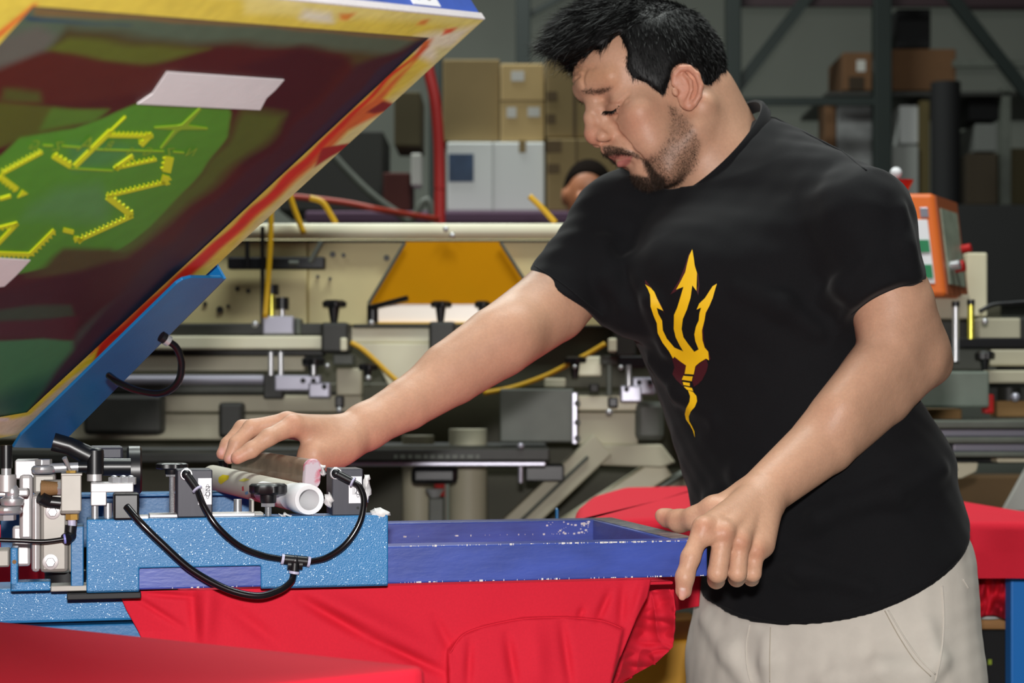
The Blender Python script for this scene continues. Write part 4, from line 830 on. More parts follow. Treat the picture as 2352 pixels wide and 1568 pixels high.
# platens, column and legs
pt = ab('platen', 790, 1030, 1262, 1058, M_dkm, ZA-.25, .5, .003, label='dark flat platen'); ab('platen_edge', 800, 1059, 1254, 1071, M_lav, ZA-.22, .3, .003, pt, 'silver platen edge')
g = MB(); xs_ = 905
for w_ in (8, 12, 10, 14, 9, 11, 13, 9, 12, 10, 14, 8): bx(g, xs_, 1044, xs_+w_, 1053, ZA-.2515, .001); xs_ += w_+6
g.build('platen_lettering', M_gsh, pt, smooth=0, kind='stuff', label='worn unreadable marking')
aball('platen_bolt', 1196, 1024, 8, M_lav, ZA-.25); arod('platen_pin', (1196, 1071), (1196, 1108), 6, M_lav, ZA-.2); ab('platen_clamp', 1206, 1067, 1296, 1106, M_blk, ZA-.1, .08)
ab('platen', -250, 1040, 800, 1062, M_dkm, ZA-.2, .4, .003); ab('platen_mount', 944, 1072, 1050, 1112, M_blk, ZA-.15, .1, .01); g = MB(); g.cyl(P(998, 1142, ZA-.16), P(998, 1122, ZA-.16), r_(10, ZA), r_(22, ZA)); g.build('mount_cone', M_chr, AP); ab('mount_shaft', 984, 1142, 1020, 1220, M_gsh, ZA-.14, .05)
g = MB(); g.cyl(V(P(1075, 0, ZA)[0], ZA+.02, 0), P(1075, 985, ZA+.02), r_(44, ZA)); g.cyl(V(P(960, 0, ZA)[0], ZA+.1, 0), P(960, 1000, ZA+.1), r_(38, ZA)); g.build('column', M_crm3, AP)
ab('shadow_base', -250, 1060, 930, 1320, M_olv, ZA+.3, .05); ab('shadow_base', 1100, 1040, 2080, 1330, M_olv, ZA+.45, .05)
def beam(x0, y0, x1, y1, w_, m, Z):
    a, b = V(x0, y0), V(x1, y1); d = (b-a)/np.linalg.norm(b-a); n = V(-d[1], d[0])*w_/2
    g = MB(); g.prism([P(*q, Z) for q in (a-n, b-n, b+n, a+n)], (0, .07, 0)); return g.build('brace', m, AP, smooth=0, bevel=.004)
beam(1385, 1020, 1120, 1270, 62, M_crm3, ZA-.08); beam(1352, 1048, 1150, 1240, 8, M_gsh, ZA-.09); beam(1530, 1070, 1235, 1260, 52, M_crm, ZA-.04); beam(1575, 1085, 1290, 1262, 10, M_gsh, ZA-.05); beam(1600, 1090, 1320, 1262, 24, M_crm3, ZA-.03)
g = MB(); g.prism([P(x, y, ZA-.06) for x, y in ((1352, 1022), (1520, 1020), (1552, 1062), (1520, 1074), (1380, 1068))], (0, .08, 0)); g.build('wedge', M_crm3, AP, smooth=0, bevel=.004)
# right-hand side of the press: control cabinet, posts, pallets
cabZ = 3.7
a, b, c = P(2076, 440, cabZ), P(2172, 440, cabZ), P(2224, 446, cabZ+.16)
g = MB(); zb_c = P(2172, 680, cabZ)[2]; zt_c = a[2]; tilt = V(-.02, .02, 0)
A0, A1, A2, A3 = [V(q[0], q[1], zb_c) for q in (a, b, c)]+[V(c[0]-(b[0]-a[0]), c[1]+.02, zb_c)]
tops = [V(q[0]-.018, q[1]+.03, zt_c+(0 if i < 2 else .0)) for i, q in enumerate((A0, A1, A2, A3))]
g.hexa([A0, A1, A2, A3]+tops); CB = g.build('control_cabinet', M_org, AP, smooth=0, bevel=.008, label='orange control cabinet')
def face(o, u, v, s0, t0, s1, t1, off, th=.003):
    n = unit(np.cross(u, v)); n = n if n[1] < 0 else -n
    return MB().prism([o+u*s+v*t+n*off for s, t in ((s0, t0), (s1, t0), (s1, t1), (s0, t1))], n*th)
uF, vF = A1-A0, tops[0]-A0; uS, vS = A2-A1, tops[1]-A1
face(A0, uF, vF, .1, .12, .78, .74, .0).build('instruction_panel', M_wht, CB, smooth=0, bevel=.006, label='white rounded panel'); face(A0, uF, vF, .4, .42, .74, .54, .003).build('green_mark', M_grn, CB, smooth=0); face(A0, uF, vF, .4, .17, .74, .3, .003).build('green_mark', M_grn, CB, smooth=0); face(A0, uF, vF, .62, .76, .82, .86, .0).build('badge', M_lav, CB, smooth=0, bevel=.006)
face(A1, uS, vS, .04, .02, .96, .98, .0).build('side_face', M_org2, CB, smooth=0); face(A1, uS, vS, .14, .12, .84, .86, .003).build('control_face', M_lcd, CB, smooth=0, label='grey-green control face')
for s, t, m, r in ((.26, .3, M_chr, .010), (.46, .3, M_redp, .012), (.86, .5, M_redp, .009)):
    n = unit(np.cross(uS, vS)); n = n if n[1] < 0 else -n; q = A1+uS*s+vS*t; g = MB(); g.cyl(q, q+n*.025, r); g.build('push_button', m, CB)
g = MB(); g.cyl(P(2072, 438, cabZ+.06), P(2072, 414, cabZ+.06), .012, .024); g.build('emergency_button', M_redp, CB); g = MB(); g.ball(P(2058, 397, cabZ+.05), .012); g.build('lamp_lens', M_wht, CB)
ab('post', 2221, 580, 2268, 726, M_crm, cabZ+.25, .08); ab('post_base', 2136, 676, 2228, 732, M_crm3, cabZ+.1, .08); ab('post_foot', 2250, 730, 2345, 782, M_crm3, cabZ+.2, .06)
for x, y0, y1, m in ((2195, 704, 830, M_chr), (2230, 700, 778, M_gldref)):
    arod('guide_post', (x, y0), (x, y1), 8, m, cabZ); arod('post_cap', (x, y0-12), (x, y0), 9, M_blk, cabZ)
ab('machine_body', 2080, 730, 2420, 930, M_dkm, cabZ+.3, .1); ab('crossbar', 2110, 775, 2420, 800, M_blk, cabZ+.05, .05); ab('crossbar', 2180, 800, 2290, 850, M_gsh, cabZ+.1, .05); ab('cream_bar', 2275, 802, 2420, 840, M_crm3, cabZ+.05, .05); ab('cream_bar', 2270, 850, 2420, 880, M_crm3, cabZ+.02, .05)
ahose([(2250, 715), (2280, 700), (2320, 696), (2400, 690)], 5, M_blk, Z=cabZ+.1); aknob(2262, 806, 826, 850, 22, cabZ); aball('chrome_screw', 2262, 738, 8, M_chr, cabZ); aball('chrome_screw', 2332, 912, 11, M_lav, cabZ); arod('black_knob', (2318, 890), (2318, 940), 26, M_dkm, cabZ+.1)
ab('grey_box', 2112, 852, 2273, 936, mat('grey_green_box', hexc(112, 122, 112), .5, noise=.12, nscale=12), cabZ-.1, .12, .005, label='grey-green steel box'); ab('red_tag', 2262, 905, 2284, 950, M_redp, cabZ+.02, .03)
M_crd = mat('cardboard', hexc(150, 116, 72), .85, noise=.06, nscale=6); M_crdd = mat('dark_cardboard', hexc(104, 72, 44), .85, noise=.08, nscale=6)
ab('cardboard_pad', 2110, 938, 2210, 968, M_crd, cabZ+.02, .06); ab('cardboard_pad', 2290, 920, 2420, 958, M_crd, cabZ+.04, .06)
for i, (y0, y1, x0, m) in enumerate(((966, 984, 2080, M_gsh), (986, 1003, 2080, M_lav), (1004, 1018, 2120, M_gsh), (1019, 1037, 2190, M_lav), (1038, 1050, 2080, M_gsh))): ab('pallet', x0, y0, 2440, y1, m, cabZ-.22+.03*(i % 2), .5, .003, label='silver-grey flat pallet')
ab('pallet_support', 2080, 1050, 2420, 1064, M_blk, cabZ-.1, .3); ab('cream_bar', 2290, 1050, 2420, 1062, M_crm, cabZ-.15, .05); g = MB(); g.prism([P(x, y, cabZ-.14) for x, y in ((2120, 1062), (2248, 1062), (2244, 1082), (2210, 1098), (2120, 1106))], (0, .06, 0)); wd = g.build('wedge', M_crm, AP, smooth=0, bevel=.003)
for x in (2176, 2186, 2196): MB().cyl(P(x, 1078, cabZ-.145), P(x, 1078, cabZ-.13), r_(4, 3.6)).build('hole', M_blks, wd)
ab('base_frame', -250, 1330, 1480, 1420, M_crm3, ZA+.05, .4, .01); g = MB(); bx(g, 320, 1420, 420, 2107, ZA+.1, .1); bx(g, 2250, 1420, 2350, 2107, ZA+.1, .1); g.build('leg', M_crm3, AP, smooth=0); g.v = []; 
# ================================================================ things standing further back
def tbox(nm, x0, y0, x1, y1, Z, dep, m, label, cat, group=None, tape=None, bev=.006, bottom=None):
    t = thing(nm, P((x0+x1)/2, y1, Z+dep/2), label, cat, group); g = MB(); bx(g, x0, y0, x1, y1, Z, dep); g.build('carton' if cat == 'box' else 'body', m, t, smooth=0, bevel=bev)
    for (a, b, c, d, mm, n_) in tape or (): g = MB(); bx(g, a, b, c, d, Z-.003, .006); g.build(n_, mm, t, smooth=0)
    return t
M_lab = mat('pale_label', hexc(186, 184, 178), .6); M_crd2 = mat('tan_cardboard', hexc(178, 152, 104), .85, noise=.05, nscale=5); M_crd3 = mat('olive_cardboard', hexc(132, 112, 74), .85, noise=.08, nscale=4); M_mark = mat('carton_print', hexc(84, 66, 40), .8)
M_whb = mat('white_carton', hexc(214, 216, 214), .7); M_pic = mat('dark_blue_picture', hexc(44, 66, 96), .6, noise=.4, nscale=10); M_purp = mat('purple_cover', hexc(88, 62, 84), .8)
ZB = 6.6
sh_t = thing('work_table', (P(1160, 0, ZB)[0], ZB+.3, 0), 'long table with purple cover carrying the cartons', 'table'); g = MB(); bx(g, 700, 484, 1800, 512, ZB-.12, .7); g.build('table_top', M_purp, sh_t, smooth=0, bevel=.01)
for x in (740, 1250, 1760):
    for d in (0, .5): g = MB(); a = P(x, 512, ZB-.1+d); g.box((a[0]-.03, ZB-.1+d, 0), (a[0]+.03, ZB-.04+d, a[2])); g.build('leg', M_dkm, sh_t, smooth=0)
tbox('white_carton', 1027, 326, 1250, 484, ZB, .4, M_whb, 'white carton with dark blue picture beside the red pipe', 'box', None, [(1030, 353, 1088, 417, M_pic, 'picture'), (1192, 322, 1208, 350, M_crd3, 'tape_strip'), (1130, 326, 1134, 484, mat('carton_edge', hexc(170, 172, 170), .7), 'fold')])
tbox('cardboard_box', 1017, 136, 1148, 324, ZB+.05, .4, M_crd3, 'dull brown carton stacked on the white carton at its left', 'box', 'cartons stacked at the back')
tbox('cardboard_box', 1150, 146, 1250, 324, ZB+.02, .4, M_crd2, 'tan carton with three white labels, stacked on the white carton', 'box', 'cartons stacked at the back', [(1174, 163, 1204, 186, M_lab, 'label'), (1164, 246, 1186, 270, M_lab, 'label'), (1212, 246, 1240, 268, M_lab, 'label'), (1150, 230, 1250, 232, M_mark, 'seam')])
tbox('cardboard_box', 1256, 318, 1420, 484, ZB-.03, .4, M_crd3, 'brown carton with dark printing right of the white carton', 'box', 'cartons stacked at the back', [(1256, 322, 1290, 350, M_mark, 'print_mark'), (1258, 376, 1286, 398, M_mark, 'print_mark'), (1322, 318, 1326, 484, M_mark, 'seam')])
tbox('cardboard_box', 1254, 136, 1420, 316, ZB+.0, .4, M_crd3, 'brown carton with dark printing behind his forehead', 'box', 'cartons stacked at the back', [(1256, 210, 1280, 232, M_mark, 'print_mark'), (1256, 262, 1276, 284, M_mark, 'print_mark'), (1316, 136, 1324, 316, M_mark, 'seam')])
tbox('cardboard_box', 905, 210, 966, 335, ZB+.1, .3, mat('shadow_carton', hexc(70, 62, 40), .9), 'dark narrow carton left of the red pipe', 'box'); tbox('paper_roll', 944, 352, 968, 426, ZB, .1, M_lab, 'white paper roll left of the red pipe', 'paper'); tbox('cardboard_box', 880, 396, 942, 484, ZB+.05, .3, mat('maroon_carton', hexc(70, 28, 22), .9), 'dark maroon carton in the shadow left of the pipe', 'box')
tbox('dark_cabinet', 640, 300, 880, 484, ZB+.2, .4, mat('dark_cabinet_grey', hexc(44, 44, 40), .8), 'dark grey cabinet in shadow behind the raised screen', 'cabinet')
def ttube(nm, pts, r, m, label, cat, group=None, n=14):
    t = MB(); t.tube(spline(pts, 8), r, n); return t.build(nm, m, None, smooth=180, label=label, cat=cat, group=group)
M_rpipe = mat('red_pipe', hexc(176, 40, 38), .45); M_rhose = mat('red_hose', hexc(176, 58, 40), .5)
ttube('red_pipe', [P(x, y, 5.6) for x, y in ((966, 60), (984, 160), (1000, 235), (1008, 330), (1010, 430), (1010, 560))]+[V(P(1010, 0, 5.6)[0], 5.6, 0)], r_(13, 5.6), M_rpipe, 'bent red pipe rising behind the amber guard', 'pipe')
ttube('red_hose', [P(x, y, 5.2) for x, y in ((640, 448), (733, 458), (800, 467), (870, 481))]+[P(940, 493, 5.4), P(1006, 503, 5.59)], r_(7, 5.2), M_rhose, 'orange-red hose slung left of the red pipe', 'hose'); ttube('grey_conduit', [P(x, y, 5.9) for x, y in ((760, 350), (800, 395), (860, 452), (935, 506), (1000, 560))]+[V(P(1000, 0, 5.9)[0], 5.9, 0)], r_(9, 5.9), M_gsh, 'grey slanting conduit left of the red pipe', 'pipe')
# green pallet racking against the back wall
M_rack = mat('green_rack', hexc(17, 30, 26), .5, noise=.06, nscale=6); ZR = 8.5
def rack_post(x, w_, label, Z=ZR):
    g = MB(); a, b = P(x-w_/2, 0, Z), P(x+w_/2, 0, Z); g.box((a[0], Z, 0), (b[0], Z+.08, 4.5)); return g
RK = thing('pallet_rack', (P(1690, 0, ZR)[0], ZR, 0), 'dark green pallet racking with diagonal braces along the back wall', 'rack')
for x, w_ in ((1202, 34), (1686, 34), (2029, 40), (2500, 40), (1000, 30)): rack_post(x, w_, '').build('upright', M_rack, RK, smooth=0, bevel=.004)
def brace(x0, y0, x1, y1, w_, Z=ZR+.03, m=None, nm='brace'):
    a, b = V(x0, y0), V(x1, y1); d = (b-a)/np.linalg.norm(b-a); n = V(-d[1], d[0])*w_/2; g = MB(); g.prism([P(*q, Z) for q in (a-n, b-n, b+n, a+n)], (0, .03, 0)); g.build(nm, m or M_rack, RK, smooth=0)
brace(1880, -40, 1690, 205, 26); brace(2170, -30, 2370, 225, 28); brace(1690, 232, 2030, 232, 18, ZR+.02, nm='cross_beam'); brace(1202, 40, 1350, -40, 12); brace(2190, 145, 2500, 145, 16, ZR+.05, M_gsh, 'cross_beam'); brace(1690, -6, 2520, -6, 40, ZR+.05, mat('maroon_beam', hexc(46, 26, 32), .6), 'cross_beam'); brace(2200, 10, 2520, 10, 22, ZR+.06, mat('maroon_beam', hexc(46, 26, 32), .6), 'cross_beam')
g = MB(); bx(g, 1660, 334, 2520, 352, ZR+.12, .9); bx(g, 1660, 560, 2520, 580, ZR+.12, .9); g.build('shelf', M_dkm, RK, smooth=0) if 0 else None
for y in (210, 470, 700): ab('shelf', 1900, y, 2520, y+10, M_dkm, ZR+.1, .8, .002, RK)
M_blkroll = mat('black_fabric_roll', hexc(20, 20, 22), .8)
tbox('cardboard_box', 1936, 120, 2010, 208, ZR+.15, .4, M_crdd, 'small brown carton with a pale label left of the middle rack post', 'box', None, [(1968, 138, 1988, 164, M_lab, 'label'), (1950, 176, 1985, 206, mat('carton_shade', hexc(50, 38, 24), .9), 'print_mark')])
tbox('cardboard_box', 2050, 112, 2196, 208, ZR+.15, .4, M_crdd, 'large brown carton on the rack right of the middle post', 'box')
tbox('black_crate', 2060, 20, 2138, 110, ZR+.2, .3, M_blkroll, 'black crate on top of the large brown carton', 'crate'); ab('dark_panel', 0, 0, 1, 1, M_dkm) if 0 else None
def troll(x0, y0, x1, y1, Z, m, label):
    g = MB(); r = r_((x1-x0)/2, Z); c = P((x0+x1)/2, y1, Z+r); g.cyl(c, P((x0+x1)/2, y0, Z+r), r); g.v = list(g.v); o = g.build('fabric_roll', m, None, label=label, cat='roll'); return o
troll(2138, 190, 2206, 470, ZR-.25, M_blkroll, 'tall black fabric roll standing behind the orange cabinet')
M_chk = mat('grey_bag', hexc(116, 116, 116), .8, noise=.3, nscale=8)
tbox('grey_bag', 1922, 232, 2010, 400, ZR+.2, .3, M_chk, 'mottled grey sack left of the middle rack post', 'sack'); tbox('brown_board', 1896, 232, 1920, 400, ZR+.2, .2, M_crdd, 'narrow brown board beside the mottled grey sack', 'board')
tbox('display_board', 2066, 242, 2110, 330, ZR+.15, .2, M_whb, 'upright white board right of the middle rack post', 'board'); tbox('white_carton', 2046, 334, 2110, 468, ZR+.1, .3, mat('grey_carton', hexc(158, 160, 156), .8), 'grey-white carton under the upright white board', 'box'); tbox('cardboard_box', 2112, 230, 2136, 470, ZR+.12, .3, mat('olive_board', hexc(96, 84, 50), .9), 'thin olive board between white board and black roll', 'board')
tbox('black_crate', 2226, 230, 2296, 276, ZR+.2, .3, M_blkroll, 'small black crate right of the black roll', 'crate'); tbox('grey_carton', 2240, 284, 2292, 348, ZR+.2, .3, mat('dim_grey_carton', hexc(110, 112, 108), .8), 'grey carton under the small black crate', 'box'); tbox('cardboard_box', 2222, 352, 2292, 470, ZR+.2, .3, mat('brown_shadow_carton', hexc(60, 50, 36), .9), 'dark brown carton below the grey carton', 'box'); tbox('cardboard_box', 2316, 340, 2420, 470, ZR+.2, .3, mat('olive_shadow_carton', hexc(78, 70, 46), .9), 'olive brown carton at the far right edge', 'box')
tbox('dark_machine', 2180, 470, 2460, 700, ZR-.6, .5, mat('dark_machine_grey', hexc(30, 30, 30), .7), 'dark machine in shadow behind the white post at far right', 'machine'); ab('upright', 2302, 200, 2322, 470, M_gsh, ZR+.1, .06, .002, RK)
# low things under and beside the man
tbox('yellow_bin', 1380, 1469, 1640, 1700, 3.15, .4, mat('yellow_bin', hexc(214, 154, 8), .5), 'yellow bin on the floor left of his leg', 'bin'); g = None
tbox('grey_cabinet', 1500, 1365, 1660, 1432, 3.8, .15, M_gsh, 'grey metal cabinet behind his hip', 'cabinet')
tbox('black_cabinet', 2180, 1446, 2318, 1850, 3.05, .4, M_blkroll, 'black cabinet below the wooden board right of his leg', 'cabinet', None, [(2270, 1514, 2278, 1526, mat('lime_mark', hexc(150, 170, 40), .6), 'lime_mark')])
tbox('wooden_board', 2170, 1417, 2318, 1446, 3.03, .35, mat('pine_board', hexc(176, 128, 78), .7, noise=.12, nscale=10, stretch=(1, 8, 8)), 'wooden board under the folded white cloth', 'board')
g = MB(); g.ball((P(2240, 1403, 3.1)), (r_(66, 3.1), .10, r_(10, 3.1)), 20, 8); g.build('white_cloth', mat('white_cloth', hexc(206, 208, 204), .8), None, smooth=180, label='folded white cloth on the wooden board', cat='cloth')
tbox('cardboard_box', 2130, 1092, 2420, 1320, 4.32, .1, mat('brown_carton_low', hexc(100, 76, 48), .85, noise=.15, nscale=4), 'brown carton under the silver pallets at right', 'box'); g = MB(); g.prism([P(x, y, 4.0) for x, y in ((2306, 1172), (2368, 1060), (2440, 1060), (2440, 1172))], (0, .02, 0)); g.build('white_sheet', M_lab, None, smooth=0, label='slanting pale sheet at the right edge over the red shirt', cat='sheet')
# a second worker, far behind
ws = SDF(); zc = 6.0; hc_ = P(1352, 450, zc)
ws.ell(hc_, (.075, .09, .105), None, .02); ws.ell(hc_+V(-.07, -.02, -.0), (.015, .02, .02), None, .02); ws.ell(hc_+V(-.03, -.085, -.02), (.014, .018, .02), None, .015); ws.cone(hc_-V(0, 0, .08), hc_-V(0, 0, .16), .055, .06, .02)
for s in (-1, 1): ws.cone(hc_+V(s*.03, -.088, .01), hc_+V(s*.03, -.088, .01), .008, .008, .004, 's'); ws.ell(hc_+V(s*.078, .01, 0), (.012, .02, .03), None, .01)
ws.cone(hc_+V(-.05, -.06, -.06), hc_+V(.05, -.06, -.06), .008, .008, .01)
wt_ = SDF(); n_ = hc_-V(0, 0, .17); ws.cone(n_, n_-V(0, 0, .3), .06, .09, .03)
for s in (-1, 1): ws.cone(n_-V(0, 0, .05), n_+V(s*.17, 0, -.05), .045, .045, .03); ws.cone(n_+V(s*.17, 0, -.05), n_+V(s*.22, 0, -.33), .045, .04, .02)
wt_.cone(n_, n_-V(0, 0, .55), .09, .14, .05); 
for s in (-1, 1):
    shd = n_+V(s*.17, 0, -.05); wt_.cone(n_-V(0, 0, .04), shd, .07, .06, .05); wt_.cone(shd, shd+V(s*.05, 0, -.28), .06, .05, .02); ws.cone(shd+V(s*.05, 0, -.26), shd+V(s*.06, -.2, -.36), .042, .03, .02)
    hnd = shd+V(s*.06, -.22, -.37); ws.cone(hnd, hnd+V(0, -.06, -.01), .03, .026, .02)
    for k in range(4): ws.chain([hnd+V((k-1.5)*.017, -.07, -.01), hnd+V((k-1.5)*.018, -.11, -.02), hnd+V((k-1.5)*.018, -.13, -.04)], [.009, .008, .007], .004)
    ws.cone(hnd+V(-s*.02, -.02, 0), hnd+V(-s*.05, -.07, -.01), .012, .009, .008)
W2 = thing('person', (hc_[0], zc, 0), 'second worker far behind, mostly hidden by the man, only dark hair and cheek showing', 'person')
v, f = ws.mesh(hc_-V(.5, .6, .9), hc_+V(.5, .3, .2), .006); link_mesh('body', v, f, mat('skin_far', hexc(176, 112, 78), .5), W2, smooth=180)
v, f = wt_.mesh(hc_-V(.5, .5, .95), hc_+V(.5, .4, .1), .012); link_mesh('shirt', v, f, mat('dark_purple_shirt', hexc(60, 44, 60), .8), W2, smooth=180)
hh2 = SDF(); hh2.ell(hc_+V(.0, .012, .018), (.083, .095, .105), None, .01); hh2.func(lambda p: -((p-hc_)@unit(V(.25, .8, .55))+.022), (-9, -9, -9), (9, 9, 9), 'i', .01); v, f = hh2.mesh(hc_-.2, hc_+.2, .006); link_mesh('hair', v, f, mat('dark_hair_far', hexc(24, 18, 15), .95, spec=.05), W2, smooth=180)
lg = SDF(); z0 = n_[2]-.5
for s in (-1, 1): lg.cone(V(hc_[0]+s*.09, zc, z0), V(hc_[0]+s*.1, zc, .5), .1, .075, .04); lg.cone(V(hc_[0]+s*.1, zc, .5), V(hc_[0]+s*.1, zc, .07), .075, .06, .02); lg.cone(V(hc_[0]+s*.1, zc+.03, .045), V(hc_[0]+s*.1, zc-.14, .035), .045, .035, .02)
lg.plane((0, 0, .003), (0, 0, -1)); v, f = lg.mesh((hc_[0]-.4, zc-.4, -.02), (hc_[0]+.4, zc+.4, 1.4), .016); link_mesh('trousers', v, f, mat('dark_jeans', hexc(40, 44, 56), .8), W2, smooth=180)
# ================================================================ the man
def rot_head(yaw, pitch, roll):
    B = np.array([[0, -1, 0], [-1, 0, 0], [0, 0, 1.]])
    c, s = math.cos(yaw), math.sin(yaw); Rz = np.array([[c, -s, 0], [s, c, 0], [0, 0, 1]])
    c, s = math.cos(pitch), math.sin(pitch); Rx = np.array([[1, 0, 0], [0, c, -s], [0, s, c]])
    c, s = math.cos(roll), math.sin(roll); Ry = np.array([[c, 0, s], [0, 1, 0], [-s, 0, c]])
    return Rz@B@Rx@Ry
HR = rot_head(math.radians(15), math.radians(-26), math.radians(-10))
HT = V(.20527, 2.5, .38828+H)
def HW(p): return np.asarray(p, float)@HR.T+HT
def HLoc(p): return (np.asarray(p, float)-HT)@HR
def HL(px, py, x):     # point of the head's own frame, x to its left, that lies on this line of sight
    d = V((px-CX)/F, 1, (HY-py)/F); c = V(0, 0, H)
    t = (x-(c-HT)@HR[:, 0])/(HR[:, 0]@d); return HLoc(c+d*t)

sk = SDF()
def hc(a, b, ra, rb=None, k=.01, op='u', mirror=True, **kw):
    sk.cone(HW(a), HW(b), ra, rb, k, op, **kw)
    if mirror and (abs(a[0]) > 1e-4 or abs(b[0]) > 1e-4):
        sk.cone(HW((-a[0], a[1], a[2])), HW((-b[0], b[1], b[2])), ra, rb, k, op, **kw)
def he(c, r, k=.01, op='u'):
    sk.ell(HW(c), r, HR, k, op)
    if abs(c[0]) > 1e-4: sk.ell(HW((-c[0], c[1], c[2])), r, HR, k, op)
# torso inside the shirt, neck
neckb = P(1650, 385, 2.505)
sk.cone(P(1710, 620, 2.48), P(1900, 1250, 2.42), .08, .12, .05)
sk.cone(P(1780, 450, 2.47), P(1975, 520, 2.33), .03, .04, .03); sk.cone(P(1600, 500, 2.54), P(1430, 530, 2.52), .035, .045, .03)
sk.cone(neckb, P(1690, 580, 2.50), .05, .05, .03)
sk.cone(HW((0, -.035, -.02)), neckb, .055, .058, .03)
sk.cone(HW((.058, -.03, -.03)), P(1600, 420, 2.475), .014, .010, .03)
sk.cone(HW((-.058, -.03, -.03)), P(1570, 440, 2.50), .014, .012, .03)
sk.cone(HW((0, -.075, -.005)), P(1685, 300, 2.54), .03, .032, .04)
# skull and face
he((0, -.015, .05), (.073, .093, .088)); he((0, .028, .075), (.062, .064, .058), .02); he((0, .03, .0), (.057, .057, .08), .02)
hc((.045, .062, .06), (.014, .0835, .069), .012, .012, .012); he((0, .083, .075), (.02, .012, .016), .015)
he((.048, .05, .0), (.022, .022, .02), .02); he((.037, .048, -.035), (.023, .028, .034), .02)
he((0, .064, -.032), (.033, .03, .03), .015)
hc((.052, -.002, -.055), (.03, .045, -.085), .018, .014, .02); hc((.03, .045, -.085), (.008, .064, -.083), .014, .016, .015)
he((0, .0685, -.0755), (.019, .016, .02), .015); he((0, .02, -.065), (.046, .05, .032), .02)
he((.03, .0645, .0235), .0155, .006)                                           # closed lids over the eyeballs
he((.03, .083, .0415), (.021, .010, .0075), .010, 's'); he((.0165, .09, .031), (.006, .008, .012), .008, 's')
hc((.018, .0845, .0175), (.031, .0775, .0105), .0016, .0014, .005, 's'); hc((.031, .0775, .0105), (.046, .065, .014), .0014, .0012, .005, 's')
hc((.044, .069, .021), (.058, .055, .026), .0016, .001, .004, 's')
hc((0, .0815, .055), (0, .0985, .03), .0075, .008, .012); hc((0, .0985, .03), (0, .1055, .012), .008, .0095, .006)
hc((.006, .08, .045), (.0095, .0935, .004), .008, .009, .01); he((0, .1055, .0065), (.0125, .0125, .0125), .006)
he((.0135, .0965, -.0025), (.0085, .0125, .0088), .005); hc((0, .108, .0), (0, .1, -.0085), .0055, .004, .005)
hc((.0065, .1045, -.0105), (.0075, .098, -.0085), .0032, .0028, .003, 's')
hc((.0215, .094, .0035), (.0245, .0885, -.0085), .0016, .0016, .004, 's'); hc((.0235, .089, -.005), (.034, .073, -.034), .0022, .0015, .008, 's')
hc((0, .0985, -.0185), (.024, .0815, -.034), .0065, .005, .007)                  # moustache ledge
hc((.004, .0945, -.0285), (.021, .082, -.0365), .0052, .0032, .003); hc((0, .0885, -.0445), (.019, .081, -.0415), .007, .0042, .004)
hc((0, .1, -.0365), (.024, .084, -.0405), .0013, .0011, .002, 's'); hc((0, .093, -.057), (.014, .086, -.054), .004, .003, .008, 's')
hc((.0, .094, .094), (.04, .083, .092), .0009, .0008, .004, 's'); hc((.0, .0965, .084), (.03, .089, .083), .0009, .0008, .004, 's')
def trace(sd, px, py, t=1.9):
    d = unit(V((px-CX)/F, 1, (HY-py)/F)); o = V(0, 0, H)
    for _ in range(60):
        x = sd.ev((o+d*t)[None])[0]
        if x < .0004 or t > 3: break
        t += min(x, .02)*.8
    return o+d*t
creases = []
for pts, r, k in (([(1409, 292), (1420, 308), (1442, 336), (1466, 358), (1480, 374)], .0026, .006), ([(1384, 228), (1394, 236), (1408, 240), (1424, 240), (1440, 235)], .0012, .004), ([(1384, 262), (1394, 276), (1412, 290)], .002, .009), ([(1345, 160), (1337, 178), (1341, 198)], .0009, .006), ([(1318, 150), (1340, 158), (1365, 155)], .0012, .005), ([(1316, 168), (1330, 174)], .0012, .004), ([(1368, 262), (1376, 280), (1396, 296)], .003, .008)):
    creases.append(([HLoc(trace(sk, *p)) for p in pts], r, k))
for pp, r, k in creases:
    for a, b in zip(pp, pp[1:]): hc(a, b, r*.8, r*.8, k, 's')
# ears
def ear(px, py, x): return HL(px, py, x)
rim = [ear(1546, 192, .073), ear(1551, 170, .078), ear(1563, 157, .082), ear(1583, 156, .086), ear(1601, 172, .089), ear(1610, 197, .089), ear(1606, 220, .086), ear(1595, 238, .081)]
for m in (1, -1):
    fx = lambda p: HW((m*p[0], p[1], p[2]))
    sk.cone(fx(ear(1572, 178, .073)), fx(ear(1578, 234, .07)), .019, .012, .006, flat=HR[:, 0], fs=.4)
    sk.cone(fx(ear(1590, 190, .076)), fx(ear(1588, 215, .075)), .014, .012, .004, flat=HR[:, 0], fs=.4)
    sk.chain([fx(p) for p in rim], [.0032, .0036, .0038, .004, .0042, .004, .0038, .0045], .003)
    sk.chain([fx(ear(*a)) for a in ((1572, 170, .082), (1586, 186, .084), (1588, 205, .084), (1580, 226, .081))], [.0024, .003, .003, .0025], .003)
    sk.ell(fx(ear(1567, 207, .087)), (.0085, .0085, .011), HR, .004, 's'); sk.ell(fx(ear(1573, 178, .089)), (.0065, .005, .004), HR, .003, 's')
    sk.ell(fx(ear(1551, 211, .078)), (.004, .0045, .0065), HR, .004); sk.ell(fx(ear(1582, 240, .076)), (.005, .0075, .009), HR, .004)
